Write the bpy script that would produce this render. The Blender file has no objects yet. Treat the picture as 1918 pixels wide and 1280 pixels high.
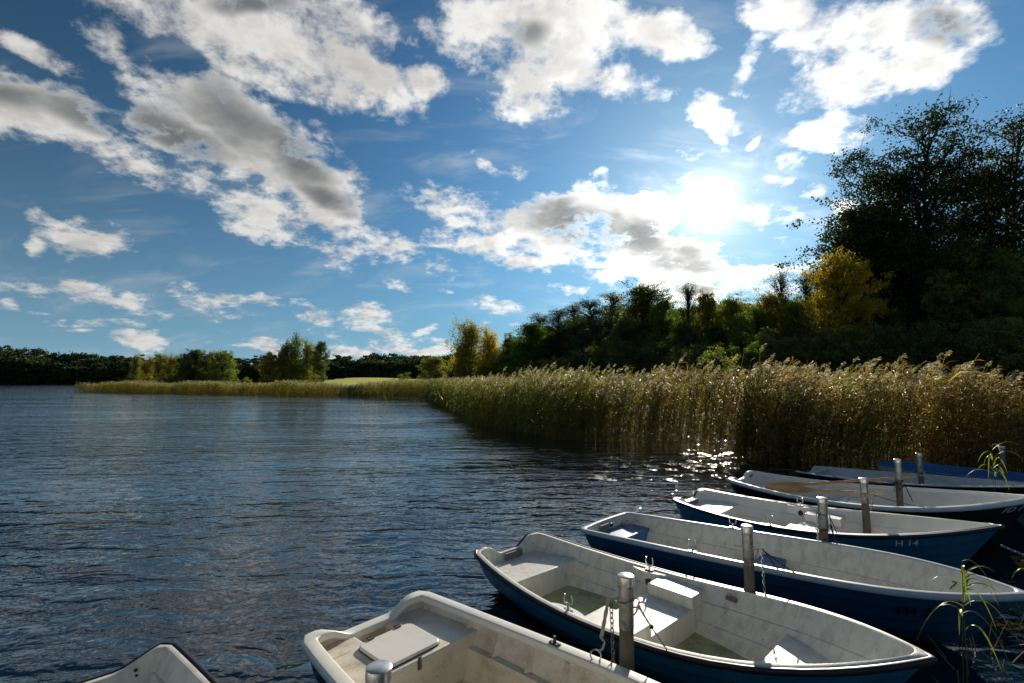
import bpy, math, random
import numpy as np
from mathutils import Vector, Matrix

SC = bpy.context.scene
COL = SC.collection
R = math.radians

# ------------------------------------------------------------------ camera
CAMH = 2.3
PITCH = math.atan(74 / 906)
cam = bpy.data.objects.new("Camera", bpy.data.cameras.new("Camera"))
COL.objects.link(cam)
cam.data.sensor_width = 36.0
cam.data.lens = 906 / 1918 * 36.0
cam.data.clip_end = 6000
cam.data.clip_start = 0.05
cam.location = (0, 0, CAMH)
cam.rotation_euler = (math.pi / 2 + PITCH, 0, 0)
SC.camera = cam
SC.view_settings.view_transform = 'Standard'
SC.view_settings.look = 'None'
SC.view_settings.gamma = 1
SC.view_settings.exposure = 0.22
SC.cycles.max_bounces = 6
SC.cycles.diffuse_bounces = 4
SC.cycles.glossy_bounces = 3
SC.cycles.transparent_max_bounces = 6
SC.cycles.caustics_reflective = False
SC.cycles.caustics_refractive = False
SC.cycles.sample_clamp_indirect = 4.0

SUN_EL, SUN_AZ = R(18.9), R(22.8)
SUND = Vector((math.sin(SUN_AZ) * math.cos(SUN_EL), math.cos(SUN_AZ) * math.cos(SUN_EL), math.sin(SUN_EL)))
sun = bpy.data.objects.new("Sun", bpy.data.lights.new("Sun", 'SUN'))
COL.objects.link(sun)
sun.data.energy = 5.0
sun.data.angle = R(0.5)
sun.data.color = (1.0, 0.90, 0.76)
sun.rotation_euler = SUND.to_track_quat('Z', 'Y').to_euler()
sun.location = SUND * 60


# ------------------------------------------------------------------ world
def gno(px, py):
    """direction of the sky seen at that place, as (x/y, z/y) of the world direction"""
    c, s = math.cos(PITCH), math.sin(PITCH)
    u = (640 - py) / 906
    x, y, z = (px - 959) / 906, c - u * s, s + u * c
    return x / y, z / y


class NG:
    def __init__(self, nt):
        self.nt = nt

    def n(self, t, **kw):
        nd = self.nt.nodes.new(t)
        for k, v in kw.items():
            setattr(nd, k, v)
        return nd

    def link(self, a, b):
        self.nt.links.new(a, b)

    def put(self, sock, v):
        if isinstance(v, bpy.types.NodeSocket):
            self.link(v, sock)
        else:
            sock.default_value = v

    def math(self, op, a, b=None, c=None, clamp=False):
        nd = self.n('ShaderNodeMath', operation=op)
        nd.use_clamp = clamp
        self.put(nd.inputs[0], a)
        if b is not None: self.put(nd.inputs[1], b)
        if c is not None: self.put(nd.inputs[2], c)
        return nd.outputs[0]

    def vec(self, op, a, b=None):
        nd = self.n('ShaderNodeVectorMath', operation=op)
        self.put(nd.inputs[0], a)
        if b is not None: self.put(nd.inputs[1], b)
        return nd.outputs['Value'] if op in ('LENGTH', 'DOT_PRODUCT') else nd.outputs[0]

    def comb(self, x, y, z):
        nd = self.n('ShaderNodeCombineXYZ')
        self.put(nd.inputs[0], x); self.put(nd.inputs[1], y); self.put(nd.inputs[2], z)
        return nd.outputs[0]

    def noise(self, v, scale, detail=4, rough=0.55, dist=0.0):
        nd = self.n('ShaderNodeTexNoise')
        if v is not None: self.put(nd.inputs['Vector'], v)
        self.put(nd.inputs['Scale'], scale)
        nd.inputs['Detail'].default_value = detail
        nd.inputs['Roughness'].default_value = rough
        nd.inputs['Distortion'].default_value = dist
        return nd.outputs['Fac']

    def mapr(self, v, a, b, c=0.0, d=1.0, smooth=True):
        nd = self.n('ShaderNodeMapRange')
        nd.interpolation_type = 'SMOOTHSTEP' if smooth else 'LINEAR'
        self.put(nd.inputs[0], v)
        for i, q in enumerate((a, b, c, d)):
            self.put(nd.inputs[i + 1], q)
        return nd.outputs[0]

    def mix(self, f, a, b, blend='MIX'):
        nd = self.n('ShaderNodeMix', data_type='RGBA', blend_type=blend)
        self.put(nd.inputs[0], f)
        for s, v in ((nd.inputs[6], a), (nd.inputs[7], b)):
            self.put(s, v if isinstance(v, bpy.types.NodeSocket) else (v[0], v[1], v[2], 1))
        return nd.outputs[2]


# clouds: (px, py, half length, half width, angle in degrees clockwise)
CLOUDS = [
    # big upper-left bank
    (470, 30, 300, 98, 8), (600, 95, 185, 80, 22), (700, 140, 130, 50, 30), (790, 155, 52, 42, 0), (420, 95, 85, 28, 35),
    (620, 165, 150, 24, 14), (350, -10, 220, 60, 0),
    # wisps upper left
    (215, 85, 80, 26, 40), (70, 100, 90, 12, 25), (275, 120, 40, 14, 30),
    # dark diagonal bank
    (120, 225, 205, 66, 22), (240, 285, 130, 48, 20), (20, 195, 130, 60, 14),
    (390, 215, 180, 74, 28), (510, 290, 205, 90, 30), (600, 350, 115, 64, 32), (330, 255, 140, 54, 25),
    # lower band
    (500, 412, 118, 30, 24), (600, 452, 100, 26, 24), (690, 440, 110, 30, 24), (775, 478, 60, 16, 22),
    # small left
    (165, 448, 82, 26, 20), (70, 455, 20, 12, 30),
    (45, 537, 62, 14, 8), (150, 545, 60, 14, 8), (250, 565, 110, 15, 8), (380, 572, 75, 24, 6), (472, 577, 32, 15, 0),
    (20, 576, 24, 10, 0), (88, 586, 26, 6, 5), (175, 604, 60, 7, 3), (145, 618, 30, 6, 10), (255, 636, 55, 9, 10), (308, 596, 16, 7, 5),
    # centre low
    (600, 585, 38, 20, 10), (665, 595, 52, 20, 18), (792, 624, 22, 7, 0), (835, 535, 12, 9, 10), (745, 525, 28, 10, 15),
    (700, 655, 200, 15, 2), (600, 655, 60, 14, 20), (820, 650, 50, 12, -4), (500, 648, 80, 6, 0),
    # top centre
    (950, 60, 140, 105, 30), (975, 150, 90, 80, 60), (1080, 50, 230, 85, 0), (1230, 60, 110, 62, 10), (1060, 130, 90, 60, 0), (1150, 150, 65, 32, 15), (800, 45, 30, 16, 25),
    (1215, 165, 40, 22, 10),
    # top right
    (1480, 25, 100, 40, 10), (1640, 60, 180, 75, -6), (1590, 150, 130, 55, -20), (1790, 30, 90, 60, 0), (1560, 245, 66, 30, -14), (1740, 110, 90, 45, -20),
    (1395, 125, 55, 14, -55), (1330, 215, 36, 30, 0), (1335, 250, 26, 10, 60), (1410, 265, 12, 5, -40),
    # centre small
    (920, 300, 32, 9, 40), (968, 324, 26, 11, 20), (1132, 333, 12, 8, 0),
    # big centre cloud by the sun
    (900, 400, 110, 28, 14), (850, 440, 55, 22, 20), (930, 450, 120, 44, 14), (1050, 440, 185, 72, 14), (1180, 435, 140, 70, 20),
    (1230, 500, 130, 50, 22), (1320, 500, 120, 44, 20), (1200, 395, 80, 30, 15), (1270, 540, 110, 34, 5), (1420, 525, 110, 28, -8),
    # around the sun
    (1292, 292, 24, 14, 0), (1305, 328, 34, 14, 5), (1435, 410, 44, 24, 0), (1455, 425, 20, 22, 0), (1455, 342, 26, 8, 5), (1480, 308, 22, 12, 0),
    (1527, 370, 28, 16, 0), (1375, 478, 14, 7, 0), (1460, 505, 60, 16, -8),
    (1060, 547, 30, 9, 0), (925, 575, 44, 15, 20), (967, 571, 20, 8, 0), (1590, 405, 24, 16, 0),
]
DARKS = [
    (140, 205, 150, 34, 20), (330, 250, 130, 32, 22), (450, 230, 140, 46, 30), (560, 300, 90, 34, 28), (620, 365, 60, 22, 25), (30, 180, 90, 30, 12),
    (1100, 422, 135, 46, 12), (1210, 445, 125, 50, 18), (1300, 484, 85, 30, 18), (1310, 540, 60, 18, 10),
    (470, 8, 90, 26, 0), (990, 60, 40, 30, 0), (1760, 50, 60, 40, 0),
]


def build_world():
    w = bpy.data.worlds.new("World")
    SC.world = w
    w.use_nodes = True
    nt = w.node_tree
    nt.nodes.clear()
    g = NG(nt)
    tc = g.n('ShaderNodeTexCoord')
    D = tc.outputs['Generated']
    sep = g.n('ShaderNodeSeparateXYZ'); g.link(D, sep.inputs[0])
    dx, dy, dz = sep.outputs
    sky = g.n('ShaderNodeTexSky', sky_type='NISHITA')
    sky.sun_disc = False
    sky.sun_elevation = SUN_EL
    sky.sun_rotation = SUN_AZ
    sky.altitude = 50
    sky.air_density = 1.0
    sky.dust_density = 0.25
    sky.ozone_density = 2.0
    # the sun and its aureole
    cosang = g.vec('DOT_PRODUCT', D, tuple(SUND))
    ang = g.math('ARCCOSINE', g.math('MINIMUM', cosang, 0.999999))
    ga = g.math('EXPONENT', g.math('MULTIPLY', g.math('POWER', g.math('DIVIDE', ang, 0.042), 2.0), -1.0))
    gb = g.math('EXPONENT', g.math('MULTIPLY', ang, -11.0))
    gc = g.math('EXPONENT', g.math('MULTIPLY', ang, -3.0))
    # the clear sky: deepest at right angles to the sun, paler low down
    kk = g.math('EXPONENT', g.math('MULTIPLY', g.math('POWER', g.math('DIVIDE', ang, 0.80), 2.0), -1.0))
    kk = g.math('ADD', 0.23, g.math('MULTIPLY', kk, 0.60))
    skyt = g.vec('MULTIPLY', sky.outputs[0], (0.17, 0.71, 1.06))
    sk = g.n('ShaderNodeVectorMath', operation='SCALE'); g.link(skyt, sk.inputs[0]); g.link(kk, sk.inputs['Scale'])
    low = g.n('ShaderNodeVectorMath', operation='SCALE'); low.inputs[0].default_value = (2.5, 4.4, 6.0)
    g.link(g.math('ADD', 0.80, g.math('MULTIPLY', gc, 1.2)), low.inputs['Scale'])
    lf = g.math('EXPONENT', g.math('MULTIPLY', g.math('MAXIMUM', dz, 0.0), -5.0))
    skyc = g.mix(g.math('MULTIPLY', lf, 0.96), sk.outputs[0], low.outputs[0])
    nearsun = g.math('MULTIPLY', g.math('EXPONENT', g.math('MULTIPLY', ang, -4.5)), 0.75)
    skyc = g.mix(nearsun, skyc, (3.9, 4.9, 5.9))
    # gnomonic coordinates
    yy = g.math('MAXIMUM', dy, 0.05)
    U = g.math('DIVIDE', dx, yy); V = g.math('DIVIDE', dz, yy)
    uv = g.comb(U, V, 0.0)
    hz = g.math('ADD', g.math('MAXIMUM', dz, 0.0), 0.16)
    lay = g.vec('MULTIPLY', D, (1.0, 1.0, 1.6))
    layd = g.n('ShaderNodeVectorMath', operation='SCALE')
    g.link(lay, layd.inputs[0]); g.put(layd.inputs['Scale'], g.math('DIVIDE', 1.0, g.math('ADD', hz, 0.25)))
    P = layd.outputs[0]
    # warp the envelope coordinates a little so that no outline is an ellipse
    wn = g.n('ShaderNodeTexNoise'); g.link(P, wn.inputs['Vector'])
    wn.inputs['Scale'].default_value = 6.0; wn.inputs['Detail'].default_value = 2.0
    wo = g.vec('SUBTRACT', wn.outputs['Color'], (0.5, 0.5, 0.5))
    ws = g.n('ShaderNodeVectorMath', operation='SCALE'); g.link(wo, ws.inputs[0]); ws.inputs['Scale'].default_value = 0.085
    wuv = g.vec('ADD', g.vec('MULTIPLY', g.vec('ADD', uv, ws.outputs[0]), (1, 1, 0)), (0, 0, 1))

    def env(lst):
        cur = None
        for (px, py, a, b, an) in lst:
            u, v = gno(px, py)
            small = min(1.0, max(0.0, (44 - b) / 26)) if lst is CLOUDS else 0.0
            a *= (1 + .8 * small) / 906; b *= (1 + 1.1 * small) / 906
            ca, sa = math.cos(R(an)), math.sin(R(an))
            r1 = (ca / a, -sa / a, -(u * ca - v * sa) / a)
            r2 = (sa / b, ca / b, -(u * sa + v * ca) / b)
            src = wuv
            if cur is not None:      # a vanishing dependence keeps the nodes evaluated one after another
                ma = g.n('ShaderNodeVectorMath', operation='MULTIPLY_ADD')
                g.link(cur, ma.inputs[0]); ma.inputs[1].default_value = (1e-7, 1e-7, 0); g.link(wuv, ma.inputs[2])
                src = ma.outputs[0]
            p_ = g.vec('DOT_PRODUCT', src, r1); q_ = g.vec('DOT_PRODUCT', src, r2)
            l = g.math('MULTIPLY_ADD', p_, p_, g.math('MULTIPLY_ADD', q_, q_, .62 * small))
            if cur is None:
                cur = l
            else:
                nd = g.n('ShaderNodeMath', operation='SMOOTH_MIN')
                g.link(cur, nd.inputs[0]); g.link(l, nd.inputs[1]); nd.inputs[2].default_value = 0.25
                cur = nd.outputs[0]
        return cur
    e = g.math('MULTIPLY', g.math('SUBTRACT', 1.0, env(CLOUDS)), 0.55)
    e = g.math('MAXIMUM', e, -0.9)
    back = g.math('LESS_THAN', dy, 0.06)
    e = g.math('ADD', g.math('MULTIPLY', e, g.math('SUBTRACT', 1.0, back)), g.math('MULTIPLY', back, -0.12))
    n1 = g.noise(P, 7.0, 6, 0.60, 0.0)
    n2 = g.noise(P, 27.0, 5, 0.64, 0.35)
    nn = g.math('ADD', g.math('MULTIPLY', g.math('SUBTRACT', n1, 0.5), 3.1), g.math('MULTIPLY', g.math('SUBTRACT', n2, 0.5), 1.25))
    d = g.math('ADD', g.math('MULTIPLY', g.math('MINIMUM', e, 0.50), 1.3), nn)
    alpha = g.mapr(d, -0.16, 0.66)
    # thin veils
    n3 = g.noise(g.vec('MULTIPLY', P, (1.0, 2.2, 1.0)), 3.2, 4, 0.62, 0.5)
    veil = g.math('MULTIPLY', g.mapr(n3, 0.48, 0.80), 0.26)
    alpha = g.math('MAXIMUM', alpha, veil)
    dk = g.math('MULTIPLY', g.math('SUBTRACT', 1.0, env(DARKS)), 0.6)
    n4 = g.noise(P, 9.0, 3, 0.55)
    core = g.mapr(g.math('ADD', dk, g.math('MULTIPLY', g.math('SUBTRACT', n4, 0.5), 1.0)), -0.50, 0.85)
    core = g.math('MULTIPLY', core, g.mapr(d, 0.10, 0.60, 0.0, 0.92))
    # modelling from the lit side: density a step towards the sun
    sh = g.vec('ADD', P, (0.028, 0.02, 0.03))
    n1b = g.noise(sh, 7.0, 4, 0.60)
    relief = g.mapr(g.math('SUBTRACT', n1, n1b), -0.10, 0.10, 0.0, 1.0)
    thick = g.mapr(d, 0.25, 1.3)
    lum = g.math('ADD', 0.42, g.math('MULTIPLY', gc, 0.75))
    lum = g.math('ADD', lum, g.math('MULTIPLY', gb, 1.6))
    lum = g.math('MULTIPLY', lum, g.math('ADD', 0.92, g.math('MULTIPLY', relief, 0.30)))
    lum = g.math('MULTIPLY', lum, g.math('SUBTRACT', 1.18, g.math('MULTIPLY', thick, 0.30)))
    ccol = g.n('ShaderNodeVectorMath', operation='SCALE'); ccol.inputs[0].default_value = (1.0, 0.985, 0.95); g.link(lum, ccol.inputs['Scale'])
    dcol = g.n('ShaderNodeVectorMath', operation='SCALE'); dcol.inputs[0].default_value = (0.115, 0.135, 0.150)
    g.link(g.math('ADD', 0.60, g.math('MULTIPLY', gc, 0.55)), dcol.inputs['Scale'])
    cc = g.mix(core, ccol.outputs[0], dcol.outputs[0])
    STR = 0.1
    ccs = g.n('ShaderNodeVectorMath', operation='SCALE'); g.link(cc, ccs.inputs[0]); ccs.inputs['Scale'].default_value = 1.0 / STR
    # deepen the clear blue away from the sun as the photograph's polarised sky
    base = g.mix(alpha, skyc, ccs.outputs[0])
    glow = g.math('ADD', g.math('MULTIPLY', ga, 8.0), g.math('MULTIPLY', gb, 4.2))
    gs = g.n('ShaderNodeVectorMath', operation='SCALE'); gs.inputs[0].default_value = (1.0, 0.97, 0.90); g.link(glow, gs.inputs['Scale'])
    tot = g.vec('ADD', base, gs.outputs[0])
    bg = g.n('ShaderNodeBackground'); g.link(tot, bg.inputs[0]); bg.inputs[1].default_value = STR
    out = g.n('ShaderNodeOutputWorld'); g.link(bg.outputs[0], out.inputs[0])
    w.cycles.sampling_method = 'MANUAL'
    w.cycles.sample_map_resolution = 512


build_world()


# ------------------------------------------------------------------ helpers
def unproj(px, py, z=None, Y=None):
    c, s = math.cos(PITCH), math.sin(PITCH)
    u = (640 - py) / 906
    d = Vector(((px - 959) / 906, c - u * s, s + u * c))
    k = (z - CAMH) / d.z if z is not None else Y / d.y
    return Vector((0, 0, CAMH)) + d * k


def link(o, parent=None):
    COL.objects.link(o)
    if parent is not None: o.parent = parent
    return o


def tag(o, label=None, cat=None, group=None, kind=None):
    if label: o['label'] = label
    if cat: o['category'] = cat
    if group: o['group'] = group
    if kind: o['kind'] = kind
    return o


def empty(name, loc, rz=0.0):
    o = bpy.data.objects.new(name, None)
    o.location = loc
    o.rotation_euler = (0, 0, rz)
    o.empty_display_size = 0.2
    return link(o)


class MB:
    """collects vertices and faces, links them as ONE mesh object"""
    def __init__(self):
        self.v = []; self.f = []; self.m = []

    def add(self, v, f, mi=0):
        o = len(self.v)
        self.v.extend([tuple(p) for p in v])
        self.f.extend([tuple(i + o for i in q) for q in f])
        self.m.extend([mi] * len(f))

    def grid(self, rows, closed_u=False, closed_v=False, mi=0, flip=False):
        nu, nv = len(rows), len(rows[0])
        v = [p for r in rows for p in r]
        f = []
        for i in range(nu if closed_u else nu - 1):
            for j in range(nv if closed_v else nv - 1):
                a = i * nv + j; b = ((i + 1) % nu) * nv + j
                c = ((i + 1) % nu) * nv + (j + 1) % nv; d = i * nv + (j + 1) % nv
                f.append((a, b, c, d) if not flip else (d, c, b, a))
        self.add(v, f, mi)

    def tube(self, pts, r, n=8, caps=True, closed=False, mi=0):
        pts = [Vector(p) for p in pts]
        N = len(pts)
        rr = r if isinstance(r, (list, tuple)) else [r] * N
        rows = []
        ref = None
        for i, p in enumerate(pts):
            if closed:
                t = pts[(i + 1) % N] - pts[i - 1]
            else:
                t = pts[min(i + 1, N - 1)] - pts[max(i - 1, 0)]
            t.normalize()
            if ref is None:
                ref = t.orthogonal().normalized()
            ref = (ref - t * ref.dot(t))
            if ref.length < 1e-6: ref = t.orthogonal()
            ref.normalize()
            b = t.cross(ref)
            rows.append([p + (ref * math.cos(2 * math.pi * k / n) + b * math.sin(2 * math.pi * k / n)) * rr[i] for k in range(n)])
        self.grid(rows, closed_u=closed, closed_v=True, mi=mi)
        if caps and not closed:
            o = len(self.v) - N * n
            self.f.append(tuple(o + k for k in range(n))[::-1]); self.m.append(mi)
            self.f.append(tuple(o + (N - 1) * n + k for k in range(n))); self.m.append(mi)

    def lathe(self, prof, n=24, c=(0, 0), mi=0):
        rows = [[(c[0] + r * math.cos(2 * math.pi * k / n), c[1] + r * math.sin(2 * math.pi * k / n), z) for k in range(n)] for r, z in prof]
        self.grid(rows, closed_v=True, mi=mi, flip=True)

    def box(self, c, s, M=None, mi=0):
        v = []
        for x in (-1, 1):
            for y in (-1, 1):
                for z in (-1, 1):
                    p = Vector((x * s[0] / 2, y * s[1] / 2, z * s[2] / 2))
                    if M is not None: p = M @ p
                    v.append(p + Vector(c))
        self.add(v, [(0, 1, 3, 2), (4, 6, 7, 5), (0, 4, 5, 1), (2, 3, 7, 6), (0, 2, 6, 4), (1, 5, 7, 3)], mi)

    def build(self, name, mat, parent=None, smooth=True, bevel=0.0, angle=35):
        me = bpy.data.meshes.new(name)
        me.from_pydata([tuple(p) for p in self.v], [], self.f)
        mats = mat if isinstance(mat, (list, tuple)) else [mat]
        for m in mats: me.materials.append(m)
        if len(mats) > 1: me.polygons.foreach_set('material_index', self.m)
        if smooth:
            me.polygons.foreach_set('use_smooth', [True] * len(me.polygons))
            try: me.set_sharp_from_angle(angle=R(angle))
            except Exception: pass
        me.update()
        o = bpy.data.objects.new(name, me)
        if bevel:
            b = o.modifiers.new('bevel', 'BEVEL'); b.width = bevel; b.segments = 2; b.limit_method = 'ANGLE'; b.angle_limit = R(40)
        return link(o, parent)


def npmesh(name, verts, faces, mat, cols=None, parent=None, smooth=False, do_link=True):
    """verts (N,3), faces (M,4) or a list of such arrays with 3 or 4 columns, cols (N,3) per vertex"""
    fl = faces if isinstance(faces, list) else [faces]
    me = bpy.data.meshes.new(name)
    me.vertices.add(len(verts))
    me.vertices.foreach_set('co', np.ascontiguousarray(verts, dtype=np.float32).ravel())
    loops = np.concatenate([f.ravel() for f in fl]).astype(np.int32)
    sizes = np.concatenate([np.full(len(f), f.shape[1], dtype=np.int32) for f in fl])
    starts = np.concatenate([[0], np.cumsum(sizes)[:-1]]).astype(np.int32)
    me.loops.add(len(loops)); me.loops.foreach_set('vertex_index', loops)
    me.polygons.add(len(sizes)); me.polygons.foreach_set('loop_start', starts)
    me.update(calc_edges=True)
    if smooth: me.polygons.foreach_set('use_smooth', np.ones(len(sizes), dtype=bool))
    if cols is not None:
        at = me.color_attributes.new('tint', 'FLOAT_COLOR', 'POINT')
        c4 = np.ones((len(verts), 4), dtype=np.float32); c4[:, :3] = cols
        at.data.foreach_set('color', c4.ravel())
    if mat is not None: me.materials.append(mat)
    o = bpy.data.objects.new(name, me)
    return link(o, parent) if do_link else o


# ------------------------------------------------------------------ materials
def mat(name, col, rough=0.6, metal=0.0, spec=0.5, build=None):
    m = bpy.data.materials.new(name)
    m.use_nodes = True
    nt = m.node_tree
    b = nt.nodes['Principled BSDF']
    b.inputs['Base Color'].default_value = (*col, 1)
    b.inputs['Roughness'].default_value = rough
    b.inputs['Metallic'].default_value = metal
    b.inputs['Specular IOR Level'].default_value = spec
    if build: build(NG(nt), b, nt)
    return m


def worn(c1, c2, scale=6, amount=0.5, fine=60, bump=0.15, specks=None, streak=False, scum=False):
    def f(g, b, nt):
        tc = g.n('ShaderNodeTexCoord')
        O = tc.outputs['Object']
        V = g.vec('MULTIPLY', O, (1.0, 1.0, 0.25)) if streak else O
        n1 = g.noise(V, scale, 6, 0.62, 0.3)
        n2 = g.noise(O, fine, 4, 0.6)
        fac = g.mapr(g.math('ADD', g.math('MULTIPLY', n1, 0.75), g.math('MULTIPLY', n2, 0.25)), 0.42, 0.68, 0.0, amount)
        c = g.mix(fac, c1, c2)
        if specks:
            n3 = g.noise(O, 38, 3, 0.7, 0.5)
            c = g.mix(g.mapr(n3, 0.66, 0.74, 0.0, 0.7), c, specks)
        if scum:     # algae and lime left at the waterline, and rubbed streaks along the side
            sp = g.n('ShaderNodeSeparateXYZ'); g.link(O, sp.inputs[0])
            n5 = g.noise(g.vec('MULTIPLY', O, (3.0, 3.0, 30.0)), 3.0, 4, 0.6)
            c = g.mix(g.mapr(n5, 0.56, 0.72, 0.0, 0.45), c, (c2[0] * 2.5 + .03, c2[1] * 1.6 + .03, c2[2] * 1.2 + .03))
            zz = g.math('SUBTRACT', sp.outputs[2], g.math('MULTIPLY', n1, 0.09))
            c = g.mix(g.mapr(zz, 0.05, -0.02, 0.0, 0.85), c, (.07, .075, .04))
        g.link(c, b.inputs['Base Color'])
        bp = g.n('ShaderNodeBump'); bp.inputs['Strength'].default_value = bump; bp.inputs['Distance'].default_value = 0.004
        g.link(n2, bp.inputs['Height']); g.link(bp.outputs[0], b.inputs['Normal'])
    return f


M = {}
M['gel_white'] = mat('aged white gelcoat', (.6, .6, .57), .42, build=worn((.70, .68, .60), (.34, .34, .29), 13, .60, 120, .3, (.14, .14, .11), True))
M['gel_clean'] = mat('clean white gelcoat', (.8, .78, .72), .35, build=worn((.78, .76, .70), (.62, .60, .52), 5, .6, 90, .15, (.5, .48, .4), True))
M['gel_cream'] = mat('cream gelcoat with mould stains', (.7, .64, .52), .4, build=worn((.72, .66, .54), (.38, .31, .21), 4, .85, 60, .2, (.13, .10, .07), False))
M['gel_grey'] = mat('greyed white gelcoat', (.5, .52, .52), .45, build=worn((.52, .54, .54), (.34, .36, .36), 7, .6, 80, .2, (.2, .2, .2), True))
M['blue'] = mat('faded blue hull paint', (.015, .09, .19), .32, build=worn((.014, .135, .26), (.03, .17, .28), 5, .8, 60, .06, (.06, .14, .2), True, True))
M['blue_deep'] = mat('deep blue hull paint', (.012, .05, .14), .32, build=worn((.010, .072, .155), (.022, .095, .18), 5, .8, 60, .06, (.05, .10, .17), True, True))
M['navy'] = mat('navy hull paint', (.006, .012, .045), .25, build=worn((.006, .012, .045), (.015, .022, .06), 5, .6, 60, .05))
M['dark_green'] = mat('black green hull paint', (.004, .012, .012), .3, build=worn((.004, .012, .013), (.010, .02, .02), 5, .6, 60, .05))
M['blue_seat'] = mat('worn blue seat paint', (.03, .15, .36), .42, build=worn((.025, .13, .32), (.07, .20, .38), 8, .8, 70, .2, (.25, .3, .35)))
M['blue_in'] = mat('bright blue inner paint', (.02, .12, .33), .4, build=worn((.018, .12, .34), (.03, .16, .38), 4, .7, 60, .1))
M['rubber'] = mat('black rubber fender strip', (.012, .010, .012), .38)
M['rim_grey'] = mat('pale grey gunwale plastic', (.5, .52, .56), .3, build=worn((.52, .54, .57), (.36, .38, .42), 9, .6, 80, .1))
M['rim_white'] = mat('white gunwale gelcoat', (.8, .8, .78), .3, build=worn((.80, .79, .75), (.60, .60, .56), 6, .5, 80, .1))
M['rim_cream'] = mat('cream gunwale gelcoat', (.8, .77, .68), .33, build=worn((.80, .77, .68), (.66, .62, .52), 6, .5, 80, .1))
M['steel'] = mat('galvanised steel', (.36, .36, .35), .40, .6, build=worn((.38, .38, .36), (.10, .10, .095), 14, .95, 60, .25))
M['cap'] = mat('pale galvanised cap', (.6, .6, .58), .30, .75, build=worn((.72, .72, .70), (.42, .42, .40), 14, .8, 70, .15))
M['chrome'] = mat('bright metal', (.55, .54, .52), .28, 1.0)
M['rust'] = mat('rusty chain iron', (.14, .09, .06), .55, .6, build=worn((.17, .14, .12), (.14, .06, .03), 25, .9, 90, .3))
M['pile'] = mat('weathered timber pile', (.10, .08, .06), .8, build=worn((.13, .105, .08), (.045, .035, .03), 10, .9, 60, .6, (.03, .04, .02), True))
M['rope_pale'] = mat('pale mooring rope', (.38, .35, .29), .9)
M['rope_dark'] = mat('dark mooring rope', (.03, .035, .05), .8)
M['oar'] = mat('varnished oar wood', (.42, .2, .08), .35, build=worn((.62, .34, .14), (.42, .21, .08), 3, .8, 40, .1, None, False))
M['black'] = mat('black plastic', (.02, .02, .022), .45)
M['ink_white'] = mat('white lettering', (.75, .77, .78), .6)
M['ink_black'] = mat('black lettering', (.008, .008, .01), .6)
M['pad_grey'] = mat('grey outboard pad', (.15, .16, .17), .7, build=worn((.17, .17, .17), (.09, .09, .09), 20, .8, 60, .3))
M['bilge'] = mat('greenish bilge water', (.05, .06, .02), .05, build=worn((.40, .41, .20), (.17, .19, .07), 7, .9, 30, .02, (.02, .02, .01)))
M['floor_green'] = mat('algae stained floor', (.2, .2, .13), .45, build=worn((.30, .30, .23), (.12, .13, .07), 6, .9, 40, .3, (.06, .06, .03)))
M['stain'] = mat('rust stain', (.05, .03, .015), .7)


def folmat(name, base, trans=0.5, rough=0.6, spec=0.12):
    m = bpy.data.materials.new(name)
    m.use_nodes = True
    nt = m.node_tree
    g = NG(nt)
    b = nt.nodes['Principled BSDF']
    at = g.n('ShaderNodeAttribute', attribute_name='tint')
    c = g.vec('MULTIPLY', at.outputs['Color'], base)
    g.link(c, b.inputs['Base Color'])
    b.inputs['Roughness'].default_value = rough
    b.inputs['Specular IOR Level'].default_value = spec
    tr = g.n('ShaderNodeBsdfTranslucent')
    g.link(g.vec('MULTIPLY', c, (1.1, 1.2, 0.6)), tr.inputs['Color'])
    mx = g.n('ShaderNodeMixShader'); mx.inputs[0].default_value = trans
    g.link(b.outputs[0], mx.inputs[1]); g.link(tr.outputs[0], mx.inputs[2])
    g.link(mx.outputs[0], nt.nodes['Material Output'].inputs['Surface'])
    return m


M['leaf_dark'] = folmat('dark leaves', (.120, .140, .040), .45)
M['leaf_maple'] = folmat('muted gold maple leaves', (.40, .29, .035), .5)
M['leaf_birch'] = folmat('birch leaves turning yellow', (.36, .33, .05), .55)
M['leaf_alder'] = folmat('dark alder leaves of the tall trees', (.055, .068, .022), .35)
M['leaf_green'] = folmat('green leaves', (.15, .21, .045), .5)
M['leaf_olive'] = folmat('olive leaves', (.25, .24, .055), .5)
M['leaf_yellow'] = folmat('autumn yellow leaves', (.58, .42, .035), .55)
M['leaf_gold'] = folmat('golden green leaves', (.30, .25, .04), .55)
M['leaf_pine'] = folmat('pine needles', (.055, .085, .034), .25)
M['leaf_shrub'] = folmat('shrub leaves', (.12, .14, .043), .4)
M['leaf_sunny'] = folmat('sunlit willow leaves', (.21, .24, .06), .5)
M['wood_far'] = folmat('distant wood foliage', (.060, .080, .040), .3)
M['reed'] = folmat('reed stems and leaves', (1.5, 1.5, 1.5), .52, .55, .3)
M['bark'] = mat('dark bark', (.05, .042, .034), .9, build=worn((.06, .05, .04), (.025, .02, .017), 8, .9, 30, .6, None, True))
M['bark_birch'] = mat('birch bark', (.3, .28, .25), .8, build=worn((.30, .28, .25), (.05, .05, .05), 5, .8, 20, .4))
M['pad'] = mat('lily pad', (.09, .11, .03), .32, build=worn((.10, .12, .035), (.16, .12, .03), 6, .8, 50, .1))


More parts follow.
